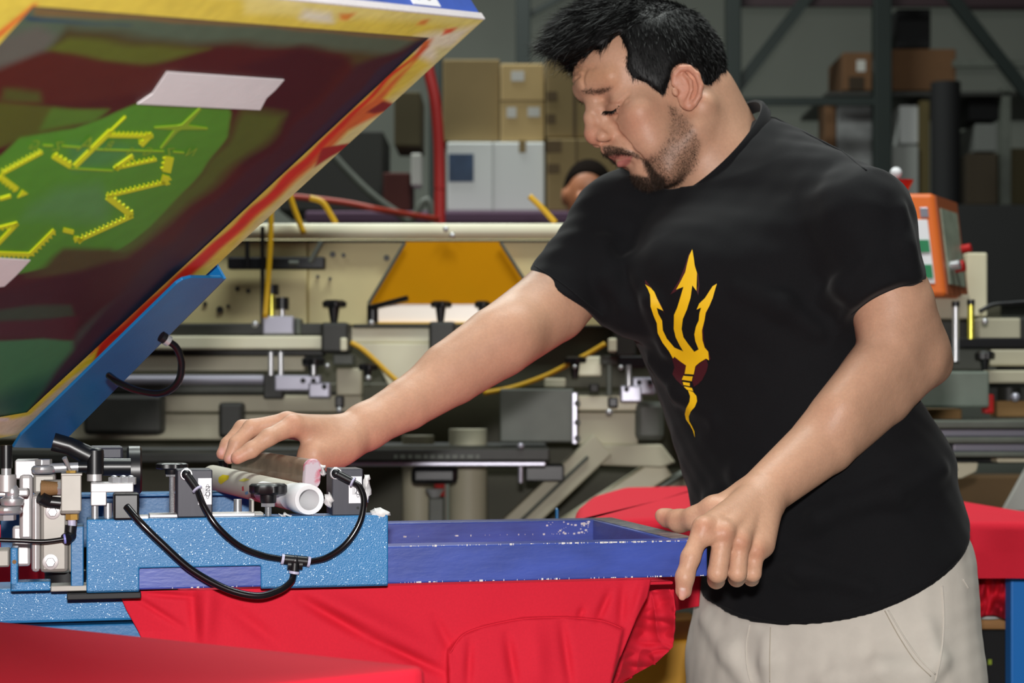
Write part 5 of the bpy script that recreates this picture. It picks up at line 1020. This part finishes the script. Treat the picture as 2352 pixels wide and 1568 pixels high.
# right arm (far), reaching left
A = [(P(1435, 522, 2.53), .05), (P(1267, 700, 2.45), r_(88, 2.45)), (P(1142, 788, 2.38), r_(81, 2.38)), (P(1039, 860, 2.35), r_(70, 2.35)), (P(933, 929, 2.31), r_(59, 2.31)), (P(838, 981, 2.275), r_(50, 2.275))]
for (a, ra), (b, rb) in zip(A, A[1:]): sk.cone(a, b, ra, rb, .004)
sk.cone(P(1180, 760, 2.37), P(1030, 845, 2.34), .03, .024, .03)
Zo = .04
def hp(px, py, Z): return P(px, py, Z+Zo)
wr = hp(800, 1003, 2.22)
sk.cone(A[-1][0], wr, .027, .025, .015); 
kn = [hp(672, 977, 2.15), hp(660, 970, 2.175), hp(655, 972, 2.2), hp(662, 985, 2.225)]
for q, rr in zip(kn, (.0135, .013, .0125, .011)): sk.cone(wr, q, .021, rr, .012)
sk.cone(hp(790, 1022, 2.2), hp(722, 1040, 2.165), .021, .017, .015); sk.cone(hp(770, 1040, 2.2), hp(716, 1058, 2.17), .019, .0165, .012)
sk.chain([hp(718, 1052, 2.17), hp(700, 1086, 2.178), hp(674, 1094, 2.185)], [.0165, .0115, .009], .008)
sk.chain([kn[0], hp(617, 1004, 2.125), hp(577, 1033, 2.115), hp(545, 1051, 2.11)], [.0125, .0100, .0092, .0078], .005)
sk.chain([kn[1], hp(578, 982, 2.16), hp(543, 1018, 2.15), hp(527, 1052, 2.145)], [.0125, .0098, .0088, .0072], .005)
sk.chain([kn[2], hp(556, 982, 2.195), hp(523, 1020, 2.185), hp(510, 1042, 2.18)], [.0118, .0092, .0085, .0072], .005)
sk.chain([kn[3], hp(600, 988, 2.235), hp(574, 1008, 2.232), hp(561, 1024, 2.228)], [.0105, .0084, .0076, .0065], .005)
nailsR = [(hp(526, 1054, 2.137), .006), (hp(508, 1036, 2.174), .006)]
# left arm (near), bent, hand on the frame corner
B_ = [(P(1990, 510, 2.30), .045), (P(2050, 700, 2.30), r_(94, 2.30)), (P(2076, 812, 2.33), r_(101, 2.33)), (P(2008, 895, 2.30), r_(92, 2.30)), (P(1893, 1015, 2.245), r_(75, 2.245)), (P(1752, 1133, 2.185), r_(57, 2.185))]
for (a, ra), (b, rb) in zip(B_, B_[1:]): sk.cone(a, b, ra, rb, .005)
sk.cone(P(2085, 770, 2.34), P(2149, 838, 2.35), r_(55, 2.34), r_(32, 2.34), .03)
sk.cone(P(2040, 800, 2.27), P(1935, 930, 2.23), .03, .022, .04)
w2 = P(1738, 1142, 2.175)
k2 = [P(1615, 1210, 2.066), P(1662, 1226, 2.068), P(1700, 1246, 2.078), P(1736, 1266, 2.095)]
for q, rr in zip(k2, (.0110, .0125, .0118, .0105)): sk.cone(w2, q, .021, rr, .01)
for q, rr in zip(k2[1:], (.0112, .0106, .0098)): sk.ell(q+V(0, -.001, .003), (rr*.92, rr*.95, rr*1.1), None, .008)
sk.cone(P(1760, 1165, 2.165), P(1752, 1250, 2.11), .018, .013, .02)
for q, w_ in ((P(1626, 1231, 2.062), .010), (P(1680, 1252, 2.082), .011), (P(1714, 1268, 2.095), .0105)): sk.ell(q, w_, None, .012)
sk.cone(P(1700, 1150, 2.19), P(1640, 1172, 2.165), .02, .0155, .015)
sk.chain([P(1640, 1168, 2.165), P(1598, 1190, 2.175), P(1560, 1196, 2.20), P(1533, 1189, 2.22)], [.0155, .0138, .0132, .0112], .008)
sk.chain([P(1533, 1189, 2.22), P(1521, 1184, 2.222)], [.0112, .009], .004)
sk.chain([k2[0], P(1586, 1280, 2.05), P(1573, 1325, 2.046), P(1570, 1356, 2.05)], [.0108, .0105, .0102, .0094], .008)
sk.chain([k2[1], P(1648, 1315, 2.06), P(1645, 1332, 2.09), P(1638, 1318, 2.12)], [.0118, .0112, .0098, .008], .003)
sk.chain([k2[2], P(1694, 1315, 2.07), P(1692, 1328, 2.10), P(1690, 1310, 2.125)], [.011, .0104, .0095, .008], .003)
sk.chain([k2[3], P(1729, 1316, 2.088), P(1726, 1328, 2.115), P(1722, 1312, 2.135)], [.0102, .0096, .0088, .0075], .003)
for i in range(4):                                                              # tendons
    sk.cone(w2+V(0, -.018, .004), k2[i]+V(0, -.0085, .002), .0035, .0045, .009)
sk.cone(P(1568, 1352, 2.0418), P(1567, 1370, 2.0425), .0048, .0048, .0015, flat=V(0, 1, .1), fs=.45)
sv, sf = sk.mesh((-.42, 1.95, .85), (.62, 2.75, 1.75), .0017)
sv = soften(sv, sf, 1, .35)
# colour of the skin, vertex by vertex (beard shadow, lips, flushed ears and knuckles)
loc = HLoc(sv); head = (np.linalg.norm(loc-V(0, .02, .02), axis=1) < .17)
npx = proj(HW(np.abs(loc[:, :1])*V(1, 0, 0)+loc*V(0, 1, 1)))
def wt(poly, soft): return np.where(head, np.clip(.5-poly_sd(npx, poly)/soft, 0, 1), 0)
def wball(c, r): return np.exp(-((sv-c)**2).sum(1)/r**2)
SKIN = V(*hexc(205, 158, 130)); cols = np.tile(SKIN, (len(sv), 1))*(1+.05*wob(sv, 14, 3)+.03*wob(sv, 60, 4))[:, None]
def blend(w, c): 
    global cols
    cols = cols*(1-w[:, None])+w[:, None]*V(*c)
beardp = [(1533, 240), (1556, 248), (1592, 290), (1607, 330), (1600, 385), (1560, 425), (1535, 445), (1480, 452), (1452, 418), (1442, 402), (1462, 402), (1492, 408), (1484, 385), (1474, 368), (1490, 362), (1515, 345), (1535, 310), (1540, 270)]
goat = [(1440, 399), (1462, 402), (1492, 408), (1485, 386), (1476, 369), (1490, 372), (1505, 392), (1528, 410), (1526, 440), (1490, 455), (1455, 425)]
must = [(1384, 336), (1402, 334), (1432, 340), (1462, 352), (1478, 366), (1462, 362), (1436, 354), (1404, 356), (1388, 356)]
lipu = [(1399, 357), (1420, 353), (1453, 358), (1427, 367), (1404, 366)]; lipl = [(1417, 371), (1428, 367), (1453, 358), (1446, 376), (1428, 388), (1416, 384)]
browp = [(1334, 210), (1345, 205), (1368, 206), (1388, 203), (1408, 201), (1396, 209), (1380, 216), (1346, 217)]
wear = np.where(head & (np.abs(loc[:, 0]) > .068), np.clip(.5-poly_sd(npx, [(1536, 180), (1555, 146), (1590, 146), (1620, 180), (1616, 225), (1590, 258), (1570, 250)])/12, 0, 1), 0)
blend(wear*.36, hexc(208, 118, 98)); blend(wball(HW((0, .11, .004)), .02)*.5, hexc(205, 120, 95)); blend(wt([(1420, 250), (1500, 250), (1500, 310), (1430, 320)], 60)*.3, hexc(208, 132, 106))
blend(wt([(1312, 150), (1430, 150), (1420, 200), (1320, 190)], 30)*.25, hexc(205, 140, 85))
blend(wt([(1392, 222), (1425, 232), (1438, 246), (1425, 262), (1392, 262), (1384, 245)], 16)*.35, hexc(150, 95, 72))
for c in k2: blend(wball(c+V(0, -.01, 0), .011)*.4, hexc(190, 110, 82))
for c in kn[:2]: blend(wball(c+V(0, -.01, .005), .011)*.3, hexc(196, 118, 90))
for c in (P(1570, 1372, 2.04), P(540, 1056, 2.14), P(527, 1058, 2.17), P(508, 1050, 2.21), P(1530, 1200, 2.21)): blend(wball(c, .013)*.4, hexc(212, 128, 112))
blend(wt(beardp, 22)*.42, hexc(95, 68, 52)); blend(wt(goat, 10)*.7, hexc(40, 32, 28)); blend(wt(must, 6)*.62, hexc(62, 48, 42)); blend(wt(browp, 8)*.4, hexc(70, 50, 42))
blend(wt(lipu, 3)*.75, hexc(180, 106, 98)); blend(wt(lipl, 3)*.85, hexc(192, 114, 108))
def nailw(c, ax, rx, rz):
    q = sv-c; n = unit(ax); u, v = frame_of(n); 
    return np.clip(1.6-np.sqrt((q@u/rx)**2+(q@v/rz)**2+(q@n/.006)**2)*1.5, 0, 1)
blend(nailw(P(1568, 1362, 2.038), V(0, -1, .15), .0056, .0075), hexc(218, 164, 150)); blend(nailw(P(1568, 1353, 2.038), V(0, -1, .1), .0042, .0014), hexc(238, 216, 208))
for c, rr in nailsR: blend(nailw(c, V(-.3, -.9, .2), rr*.7, rr), hexc(214, 160, 150))
M_skin = mat('skin', SKIN, .47, vcol=True, noise=.05, nscale=260, bump=.16, bscale=420, sss=.12, spec=.38)
MAN = thing('person', (.42, 2.40, 0), 'man in black printed t-shirt and khaki trousers bending over the blue frame', 'person')
link_mesh('body', sv, sf, M_skin, MAN, smooth=180, cols=cols)
skb = bvh_of(sv, sf); skn = vnormals(sv, sf)

# ---------------------------------------------------------------- hair
M_hair = mat('black_hair', hexc(9, 8, 8), .5, spec=.28, noise=.3, nscale=90)
def yz(px, py, x): return HL(px, py, x)[1:]
mask = [(.20, .115), (.16, .10), (.10, .108), tuple(yz(1330, 134, .02)), tuple(yz(1380, 112, .045)), tuple(yz(1420, 84, .055)), tuple(yz(1436, 120, .062)), tuple(yz(1434, 152, .064)), tuple(yz(1450, 184, .066)), tuple(yz(1487, 192, .068)), tuple(yz(1510, 212, .07)), tuple(yz(1526, 238, .071)),
        tuple(yz(1533, 215, .072)), tuple(yz(1538, 185, .074)), tuple(yz(1552, 152, .077)), tuple(yz(1580, 141, .078)), tuple(yz(1608, 152, .077)), tuple(yz(1624, 185, .075)), tuple(yz(1638, 210, .065)), tuple(yz(1660, 226, .04)), tuple(yz(1690, 222, .01)), (-.16, -.03), (-.16, .25), (.2, .25)]
hs = SDF()
def hse(c, r, k=.02): hs.ell(HW(c), r, HR, k)
hse((0, -.016, .05), (.0775, .098, .096)); hse((0, .02, .1), (.066, .066, .062))
hs.cone(HW((.02, .0, .135)), HW((.01, .055, .138)), .032, .028, .02); hs.cone(HW((-.025, .0, .13)), HW((-.02, .055, .135)), .03, .026, .02)
hs.cone(HW((.03, .045, .125)), HW((.03, .085, .122)), .022, .013, .015)
for x, (a, b), (c, d) in ((.012, (1380, 60), (1262, 103)), (-.01, (1380, 40), (1275, 84)), (.03, (1400, 70), (1296, 112)), (-.03, (1370, 30), (1290, 60))):
    hs.cone(HW(HL(a, b, x)), HW(HL(c, d, x)), .024, .006, .018)
hs.func(lambda p: poly_sd(HLoc(p)[:, 1:], mask)*.9, (-9, -9, -9), (9, 9, 9), 'i', .008)
hs.func(lambda p: .002*wob(HLoc(p)*V(1, .3, .6), 45, 11), (-9, -9, -9), (9, 9, 9), 'd')
hv, hf = hs.mesh((.02, 2.3, 1.4), (.42, 2.68, 1.78), .0022)
link_mesh('hair', hv, hf, M_hair, MAN, smooth=180, label='short black hair brushed forward over the brow')
hn = vnormals(hv, hf)
def strands(bases, dirs, L, w, seg=4, curl=.3, lift=None):
    n = len(bases); side = np.cross(dirs, rng.normal(size=(n, 3))); side /= np.linalg.norm(side, axis=1)[:, None]
    t = np.linspace(0, 1, seg+1); bend = rng.normal(size=(n, 3))*curl
    c = bases[:, None]+L[:, None, None]*(t[None, :, None]*dirs[:, None]+(t**2)[None, :, None]*bend[:, None]*.5)
    ww = (w*(1-.85*t))[None, :, None]*side[:, None]
    v = np.concatenate([c-ww, c+ww], 1).reshape(-1, 3); m = 2*(seg+1)
    q = np.array([(i, i+1, seg+2+i, seg+1+i) for i in range(seg)]); f = (np.arange(n)[:, None, None]*m+q).reshape(-1, 4)
    return v, f
lh = HLoc(hv); crown = V(.0, -.045, .14)
idx = rng.choice(len(hv), 30000)
b = lh[idx]; nl = hn[idx]@HR
tmp = poly_sd(b[:, 1:], mask); flow = np.where((b[:, 2:] > .105), V(0, 1, -.1), V(0, .35, -1.0))+.35*(b-crown)/.1
flow = flow-nl*(flow*nl).sum(1)[:, None]; flow /= np.linalg.norm(flow, axis=1)[:, None]+1e-9
top = np.clip((b[:, 2]-.09)/.03, 0, 1)*np.clip((b[:, 1]+.03)/.06, 0, 1)
dl = flow+nl*(.16+.26*rng.random((len(b), 1)))*(1-.2*top[:, None])+rng.normal(size=b.shape)*.09
dl /= np.linalg.norm(dl, axis=1)[:, None]
Ls = .006+.005*rng.random(len(b))+top*(.016+.010*rng.random(len(b)))
v1, f1 = strands(HW(b), dl@HR.T, Ls, .00042)
fl = np.where(tmp > -.006)[0]
link_mesh('hair_strands', v1, f1, M_hair, MAN, smooth=180, kind='stuff')
# beard, moustache and brow hairs
def fuzz(name, w_, n, L, dloc, width, jitter=.5, out=.5, m=M_hair):
    pr = w_**1.5; pr = pr/pr.sum(); ii = rng.choice(len(sv), n, p=pr); nl = skn[ii]
    bb = sv[ii]+(rng.random((n, 3))-.5)*.0016; d = np.asarray(dloc, float)[None]*V(1, 1, 1)
    d = np.tile(d, (n, 1)); d[:, 0] *= np.sign(loc[ii, 0]+1e-6); d = d@HR.T+nl*out+rng.normal(size=(n, 3))*jitter; d /= np.linalg.norm(d, axis=1)[:, None]
    v, f = strands(bb, d, L*(.6+.7*rng.random(n)), width, 2, .5); return link_mesh(name, v, f, m, MAN, smooth=180, kind='stuff')
M_beard = mat('beard_hair', hexc(46, 35, 28), .6, spec=.2)
near = np.where(loc[:, 0] > -.04, 1., .35)
fuzz('stubble', wt(beardp, 10)*near, 15000, .0026, (0, .2, -.9), .00019, .5, .3, M_beard)
fuzz('goatee', wt(goat, 5)*near, 6500, .0065, (0, .3, -.9), .00022, .4, .25, M_beard)
fuzz('moustache', wt(must, 5)*near, 2200, .0042, (.5, .15, -.8), .0002, .3, .2, M_beard)
fuzz('eyebrows', wt(browp, 5)*near, 800, .0055, (.8, -.4, .15), .00018, .3, .25, M_beard)
ll = [HL(1385, 257, .0165), HL(1393, 256, .022), HL(1403, 254, .0285), HL(1413, 252, .035), HL(1424, 246, .043)]
lp = np.array(spline(ll, 14)); lv = []; lfz = []
for m in (1, -1):
    q = lp*V(m, 1, 1); hit = []
    for p in q:
        r = skb.find_nearest(Vector(HW(p))); hit.append(np.array(r[0]))
    hit = np.array(hit); lv.append(np.repeat(hit, 3, 0)); 
lv = np.concatenate(lv); n = len(lv); dd = np.tile(V(.12, .75, -.75), (n, 1))+rng.normal(size=(n, 3))*.25; dd /= np.linalg.norm(dd, axis=1)[:, None]
v, f = strands(lv, dd@HR.T, .0058*(.7+.5*rng.random(n)), .00038, 2, .2); link_mesh('eyelashes', v, f, M_hair, MAN, smooth=180, kind='stuff')
for m in (1, -1):
    g = MB(); g.tube([np.array(skb.find_nearest(Vector(HW(p*V(m, 1, 1))))[0]) for p in lp[::4]], [.0003]+[.0008]*(len(lp[::4])-2)+[.0003], 6); g.build('lash_line', M_hair, MAN, smooth=180)

# ---------------------------------------------------------------- black t-shirt
al = math.radians(40); AX = V(math.cos(al), -math.sin(al), 0); BX = V(-math.sin(al), -math.cos(al), 0)
rows = [(455, 1510, 1880, 2.52), (520, 1425, 1985, 2.475), (600, 1416, 1985, 2.45), (720, 1437, 1985, 2.45), (830, 1488, 2020, 2.45), (930, 1527, 2095, 2.44), (1040, 1562, 2166, 2.42), (1100, 1582, 2168, 2.42), (1160, 1600, 2186, 2.42), (1260, 1606, 2220, 2.42), (1380, 1600, 2228, 2.42), (1520, 1592, 2230, 2.42)]
rz, rcx, rcy, ra_ = [], [], [], []
for py, L_, R_, Z in rows:
    c = P((L_+R_)/2, py, Z); hw = (R_-L_)/2/F*Z; a = hw/math.sqrt(math.cos(al)**2+(.66*math.sin(al))**2)
    rz.append(c[2]); rcx.append(c[0]); rcy.append(c[1]); ra_.append(a)
rz, rcx, rcy, ra_ = [np.array(x)[::-1] for x in (rz, rcx, rcy, ra_)]
def sm(x, y): # smooth interpolation table
    g = np.linspace(rz[0], rz[-1], 200); v = np.interp(g, rz, y); kk = np.hanning(17); kk /= kk.sum(); v = np.convolve(np.pad(v, 8, 'edge'), kk, 'valid'); return np.interp(x, g, v)
def loft(grow, zmax):
    def fn(p):
        z = p[:, 2]; cx, cy, a = sm(z, rcx), sm(z, rcy), sm(z, ra_)+grow; q = np.stack([p[:, 0]-cx, p[:, 1]-cy], 1)
        u = q@AX[:2]; v = q@BX[:2]; bb = a*.66
        k0 = np.sqrt((u/a)**2+(v/bb)**2); k1 = np.sqrt((u/a**2)**2+(v/bb**2)**2)+1e-9
        return np.maximum(k0*(k0-1)/k1, z-zmax)
    return fn
big = ((-9, -9, -9), (9, 9, 9))
def folds(sd, fl, depth=.35, k=.022):
    out = []
    for pts, r in fl:
        pp = [trace(sd, *q) for q in pts]; out.append(([p+unit(p-V(0, 0, H))*r*depth for p in pp], r))
    for pp, r in out:
        n = len(pp); rs = [r*(.35+.65*math.sin(math.pi*i/(n-1))) for i in range(n)]
        for i in range(n-1): sd.cone(pp[i], pp[i+1], rs[i], rs[i+1], k)
sh = SDF()
sh.func(loft(0, P(0, 478, 2.5)[2]), (.05, 2.1, .7), (.75, 2.8, 1.5), 'u', .01)
sh.cone(P(1752, 366, 2.49), P(1985, 503, 2.30), r_(98, 2.47), r_(104, 2.30), .05)
sh.cone(P(1625, 470, 2.54), P(1432, 510, 2.53), r_(95, 2.54), r_(106, 2.53), .05)
sh.cone(P(1605, 520, 2.51), P(1600, 640, 2.42), .05, .07, .05)
sh.cone(P(1705, 428, 2.48), P(1880, 520, 2.38), .066, .075, .05); sh.cone(P(1632, 500, 2.49), P(1800, 560, 2.42), .062, .07, .05)
sh.cone(P(1400, 640, 2.47), P(1440, 720, 2.44), .03, .03, .04)
def isec(sd, p0, n): sd.func(lambda p: (p-p0)@n, *big, 'i', .002)
d1 = unit(np.cross(P(1385, 741, 2.42)-P(1216, 621, 2.49), V(0.12, 1, 0))); d1 = d1*np.sign(d1@(P(1302, 680, 2.45)-P(1420, 545, 2.49)))
slR = SDF(); slR.cone(P(1432, 510, 2.53), P(1262, 724, 2.45), r_(106, 2.53), r_(102, 2.45), .01); isec(slR, P(1301, 681, 2.45), d1)
d2 = unit(np.cross(P(2132, 655, 2.33)-P(1945, 738, 2.33), V(-.05, 1, -.35))); d2 = d2*np.sign(d2@(P(2040, 700, 2.35)-P(1990, 500, 2.3)))
slL = SDF(); slL.cone(P(1985, 503, 2.285), P(2052, 780, 2.29), r_(108, 2.285), r_(102, 2.29), .01); isec(slL, P(2040, 697, 2.305), d2)
sh.func(slR.ev, *big, 'u', .03); sh.func(slL.ev, *big, 'u', .03)
folds(sh, (([(1625, 1150), (1700, 1090), (1900, 960)], .008), ([(1740, 1262), (1880, 1190), (2040, 1120)], .009), ([(1700, 1300), (1840, 1310), (2000, 1350)], .008), ([(2160, 1080), (2060, 1130), (1930, 1160)], .010), ([(1500, 830), (1560, 900), (1640, 960)], .008),
    ([(1450, 600), (1500, 690), (1530, 800)], .009), ([(1385, 560), (1400, 640), (1430, 700)], .009), ([(1990, 600), (1940, 660), (1900, 690)], .009), ([(2070, 480), (2080, 560), (2100, 640)], .006), ([(1880, 760), (1800, 700), (1700, 660)], .008)))
sh.func(lambda p: .0022*wob(p*V(1, 1, .7), 9, 21)+.0009*wob(p, 26, 22), *big, 'd')
NB, NF, NN = P(1714, 243, 2.535), P(1560, 452, 2.455), P(1690, 352, 2.412)
NC = (NB+NF)/2; nn = unit(np.cross(NB-NC, NN-NC)); nn = nn if nn[2] > 0 else -nn
e1 = unit(NB-NC); e2 = np.cross(nn, e1); ra1 = np.linalg.norm(NB-NC); ra2 = abs((NN-NC)@e2)+.006
def neckcut(p):
    q = p-NC; u, v, h_ = q@e1, q@e2, q@nn
    return np.maximum((np.sqrt((u/ra1)**2+(v/ra2)**2)-1)*min(ra1, ra2), -h_-.012)
sh.func(neckcut, NC-.3, NC+.4, 's', .003)
h1, h2, h3 = trace(sh, 1625, 1388), trace(sh, 1830, 1443), trace(sh, 2160, 1338)
hp_n = unit(np.cross(h2-h1, h3-h1)); hp_n = hp_n if hp_n[2] < 0 else -hp_n
sh.plane(h1, hp_n, .004)
tv, tf = sh.mesh((-.02, 2.0, .75), (.72, 2.85, 1.6), .0026)
tv = soften(tv, tf, 2, .5)
def near_cut(p): return (np.abs((p-h1)@hp_n) < .009) | ((np.abs((p-P(1301, 681, 2.45))@d1) < .009) & (np.linalg.norm(p-P(1301, 681, 2.45), axis=1) < .09)) | ((np.abs((p-P(2040, 697, 2.305))@d2) < .009) & (np.linalg.norm(p-P(2040, 697, 2.305), axis=1) < .09))
nm_ = near_cut(tv)[:, None]; tv = np.where(nm_, soften(tv, tf, 10, .5), tv); tv = np.where(nm_, soften(tv, tf, 2, .5), tv)
M_shirt = mat('black_cotton', hexc(15, 15, 18), .85, spec=.2, noise=.12, nscale=500, bump=.12, bscale=900, sheen=.06)
shirt = link_mesh('t_shirt', tv, tf, M_shirt, MAN, smooth=180, label='black short sleeved cotton t-shirt')
tb = bvh_of(tv, tf)
ring = []
for i in range(64):
    t = 2*math.pi*i/64; p = NC+e1*ra1*math.cos(t)+e2*ra2*math.sin(t)+nn*.001
    ring.append(p)
rr = []
for i, p in enumerate(ring):
    o_ = unit(p-NC); prof = [(-.001, -.016), (.003, -.013), (.0035, 0), (.001, .004), (-.0025, .003), (-.0025, -.012)]
    rr.append([p+o_*a+nn*b for a, b in prof])
rr.append(rr[0]); MB().rings(rr, cap=False).build('collar', M_shirt, shirt, smooth=60)
def hemtube(pts, name, r, m, par, bvh, lift=.0003, n=6):
    q = []
    for x, y in [tuple(s_[:2]) for s_ in spline([V(a, b, 0) for a, b in pts], 10)]:
        h_, nrm = cast(bvh, x, y)
        if h_ is not None: q.append(h_+(nrm if nrm@(h_-V(0, 0, H)) < 0 else -nrm)*lift)
    if len(q) > 2: MB().tube(q, r, n).build(name, m, par, smooth=180)
hemtube([(1760, 268), (1830, 283), (1900, 322), (1990, 392)], 'shoulder_seam', .0012, M_shirt, shirt, tb)
hemtube([(1607, 1362), (1660, 1392), (1720, 1415), (1830, 1428), (2000, 1388), (2140, 1330), (2205, 1285)], 'hem_stitch', .0006, M_shirt, shirt, tb)
hemtube([(1955, 722), (2000, 688), (2060, 660), (2120, 645)], 'sleeve_stitch', .0006, M_shirt, shirt, tb)
hemtube([(1228, 610), (1290, 650), (1340, 690), (1385, 725)], 'sleeve_stitch', .0006, M_shirt, shirt, tb)
# the printed trident (flat print on the cloth)
def q_(pts): return [(1400+x/3.137, 550+y/3.136) for x, y in pts]
gold = [q_([(598, 72), (608, 130), (616, 190), (632, 240), (630, 300), (628, 368), (598, 328), (585, 420), (560, 500), (530, 570), (522, 640), (535, 700), (570, 750), (614, 806), (645, 788), (622, 730), (614, 680), (625, 625), (645, 580), (650, 530), (662, 488), (630, 502), (648, 460), (690, 420), (722, 370), (745, 335), (775, 318), (762, 360), (745, 420), (722, 475), (695, 525), (686, 580), (668, 650), (672, 720), (688, 775), (714, 805), (720, 868), (698, 855), (650, 885), (622, 910), (610, 970), (545, 966), (556, 905), (520, 880), (470, 840), (460, 853), (430, 800), (385, 740), (350, 670), (343, 600), (320, 545), (298, 480), (295, 400), (280, 360), (260, 324), (300, 350), (325, 380), (345, 430), (372, 480), (388, 510), (340, 488), (352, 530), (380, 580), (386, 650), (415, 710), (470, 775), (535, 802), (510, 760), (480, 700), (466, 640), (468, 540), (490, 490), (515, 410), (535, 340), (482, 360), (510, 310), (548, 235), (560, 180), (575, 120)]),
        q_([(537, 980), (604, 985), (596, 1018), (525, 1010)]), q_([(530, 1026), (583, 1031), (582, 1055), (535, 1048)]), q_([(537, 1058), (598, 1068), (607, 1092), (560, 1082)]),
        q_([(568, 1086), (606, 1098), (630, 1128), (634, 1165), (618, 1205), (590, 1235), (576, 1270), (578, 1305), (600, 1345), (616, 1380), (620, 1425), (606, 1375), (585, 1335), (556, 1295), (548, 1255), (556, 1215), (580, 1170), (584, 1130)])]
maroon = [q_([(452, 853), (470, 844), (520, 882), (556, 908), (545, 966), (530, 1000), (522, 1030), (535, 1060), (480, 1010), (455, 970), (470, 920)]), q_([(622, 912), (698, 858), (712, 900), (700, 950), (670, 1010), (640, 1040), (610, 1060), (598, 1020), (612, 970)]),
          q_([(598, 72), (570, 110), (545, 190), (505, 290), (440, 395), (480, 372), (508, 352), (480, 365), (512, 306), (548, 232), (562, 178)]), q_([(258, 290), (302, 344), (345, 425), (378, 482), (398, 535), (382, 505), (345, 432), (325, 382), (298, 350), (260, 322)]), q_([(795, 290), (772, 322), (760, 362), (742, 430), (720, 480), (690, 545), (676, 650), (686, 770), (714, 803), (730, 860), (720, 866), (711, 806), (682, 775), (668, 650), (690, 520), (722, 470), (745, 415), (762, 355), (776, 316)]),
          q_([(628, 368), (640, 330), (634, 240), (640, 250), (648, 330), (640, 400)])]
M_gold = mat('gold_print', hexc(252, 202, 14), .6); M_mar = mat('maroon_print', hexc(70, 16, 26), .6)
vv, ff = decal(tb, maroon, .0006); link_mesh('trident_shadow_print', vv, ff, M_mar, shirt, smooth=180, label='dark maroon shading of the trident')
vv, ff = decal(tb, gold, .0011); link_mesh('trident_print', vv, ff, M_gold, shirt, smooth=180, label='gold trident emblem with three barbed prongs')

# ---------------------------------------------------------------- khaki trousers, shoes
tr = SDF()
tr.func(loft(-.008, P(0, 1180, 2.42)[2]), (.05, 2.1, .3), (.75, 2.8, 1.2), 'u', .01)
pz = P(0, 1520, 2.42)[2]
pc = V(np.interp(pz, rz, rcx), np.interp(pz, rz, rcy), 0)
feet = []
for sgn, off in ((1, .105), (-1, .1)):
    hip = pc+AX*sgn*.095+V(0, 0, pz-.02); knee = V(pc[0]+.01, pc[1], .50)+AX*sgn*.12+BX*.03; ank = V(pc[0]+.02, pc[1], .07)+AX*sgn*.13-BX*.02
    tr.cone(hip, knee, .105, .075, .04); tr.cone(knee, ank, .075, .062, .04); feet.append(ank)
folds(tr, (([(1620, 1420), (1680, 1500), (1720, 1570)], .008), ([(1760, 1470), (1770, 1520), (1770, 1580)], .006), ([(2130, 1440), (2150, 1520), (2120, 1580)], .008), ([(1900, 1565), (2020, 1535), (2120, 1545)], .007)))
tr.plane(V(0, 0, .045), V(0, 0, -1))
tr.func(lambda p: .0025*wob(p*V(1, 1, .6), 8, 31)+.0008*wob(p, 30, 32), *big, 'd')
qv, qf = tr.mesh((.0, 1.95, .02), (.8, 2.9, 1.12), .0042)
qv = soften(qv, qf, 1, .5)
M_khaki = mat('khaki_twill', hexc(208, 201, 190), .85, spec=.2, noise=.04, nscale=40, bump=.15, bscale=1200, sheen=.1)
M_kst = mat('khaki_stitch', hexc(176, 166, 150), .85)
trs = link_mesh('trousers', qv, qf, M_khaki, MAN, smooth=180, label='pale khaki trousers')
qb = bvh_of(qv, qf)
for pts, nm, rd in (([(2040, 1400), (2075, 1460), (2110, 1510), (2148, 1548)], 'pocket_seam', .0011), ([(2032, 1402), (2065, 1462), (2100, 1515), (2138, 1553)], 'pocket_stitch', .0007), ([(2164, 1345), (2168, 1420), (2162, 1500), (2148, 1566)], 'side_seam', .0012), ([(1722, 1434), (1714, 1480), (1716, 1530), (1724, 1566)], 'fly_seam', .0011), ([(1770, 1440), (1768, 1500), (1768, 1566)], 'fly_stitch', .0006), ([(2212, 1330), (2218, 1340), (2224, 1350)], 'back_pocket', .0012)):
    hemtube(pts, nm, rd, M_kst if 'stitch' in nm else M_khaki, trs, qb)
M_shoe = mat('dark_shoe', hexc(40, 34, 30), .6)
for i, a in enumerate(feet):
    so = SDF(); a = V(a[0], a[1], 0)
    so.cone(a+V(0, 0, .05)-BX*.02, a+BX*.15+V(0, 0, .035), .045, .038, .03); so.cone(a+V(0, 0, .1), a+V(0, 0, .04), .045, .045, .02); so.plane((0, 0, 0.002), (0, 0, -1))
    v, f = so.mesh(a-V(.25, .25, .01), a+V(.25, .25, .2), .006); link_mesh('shoe', v, f, M_shoe, MAN, smooth=180)
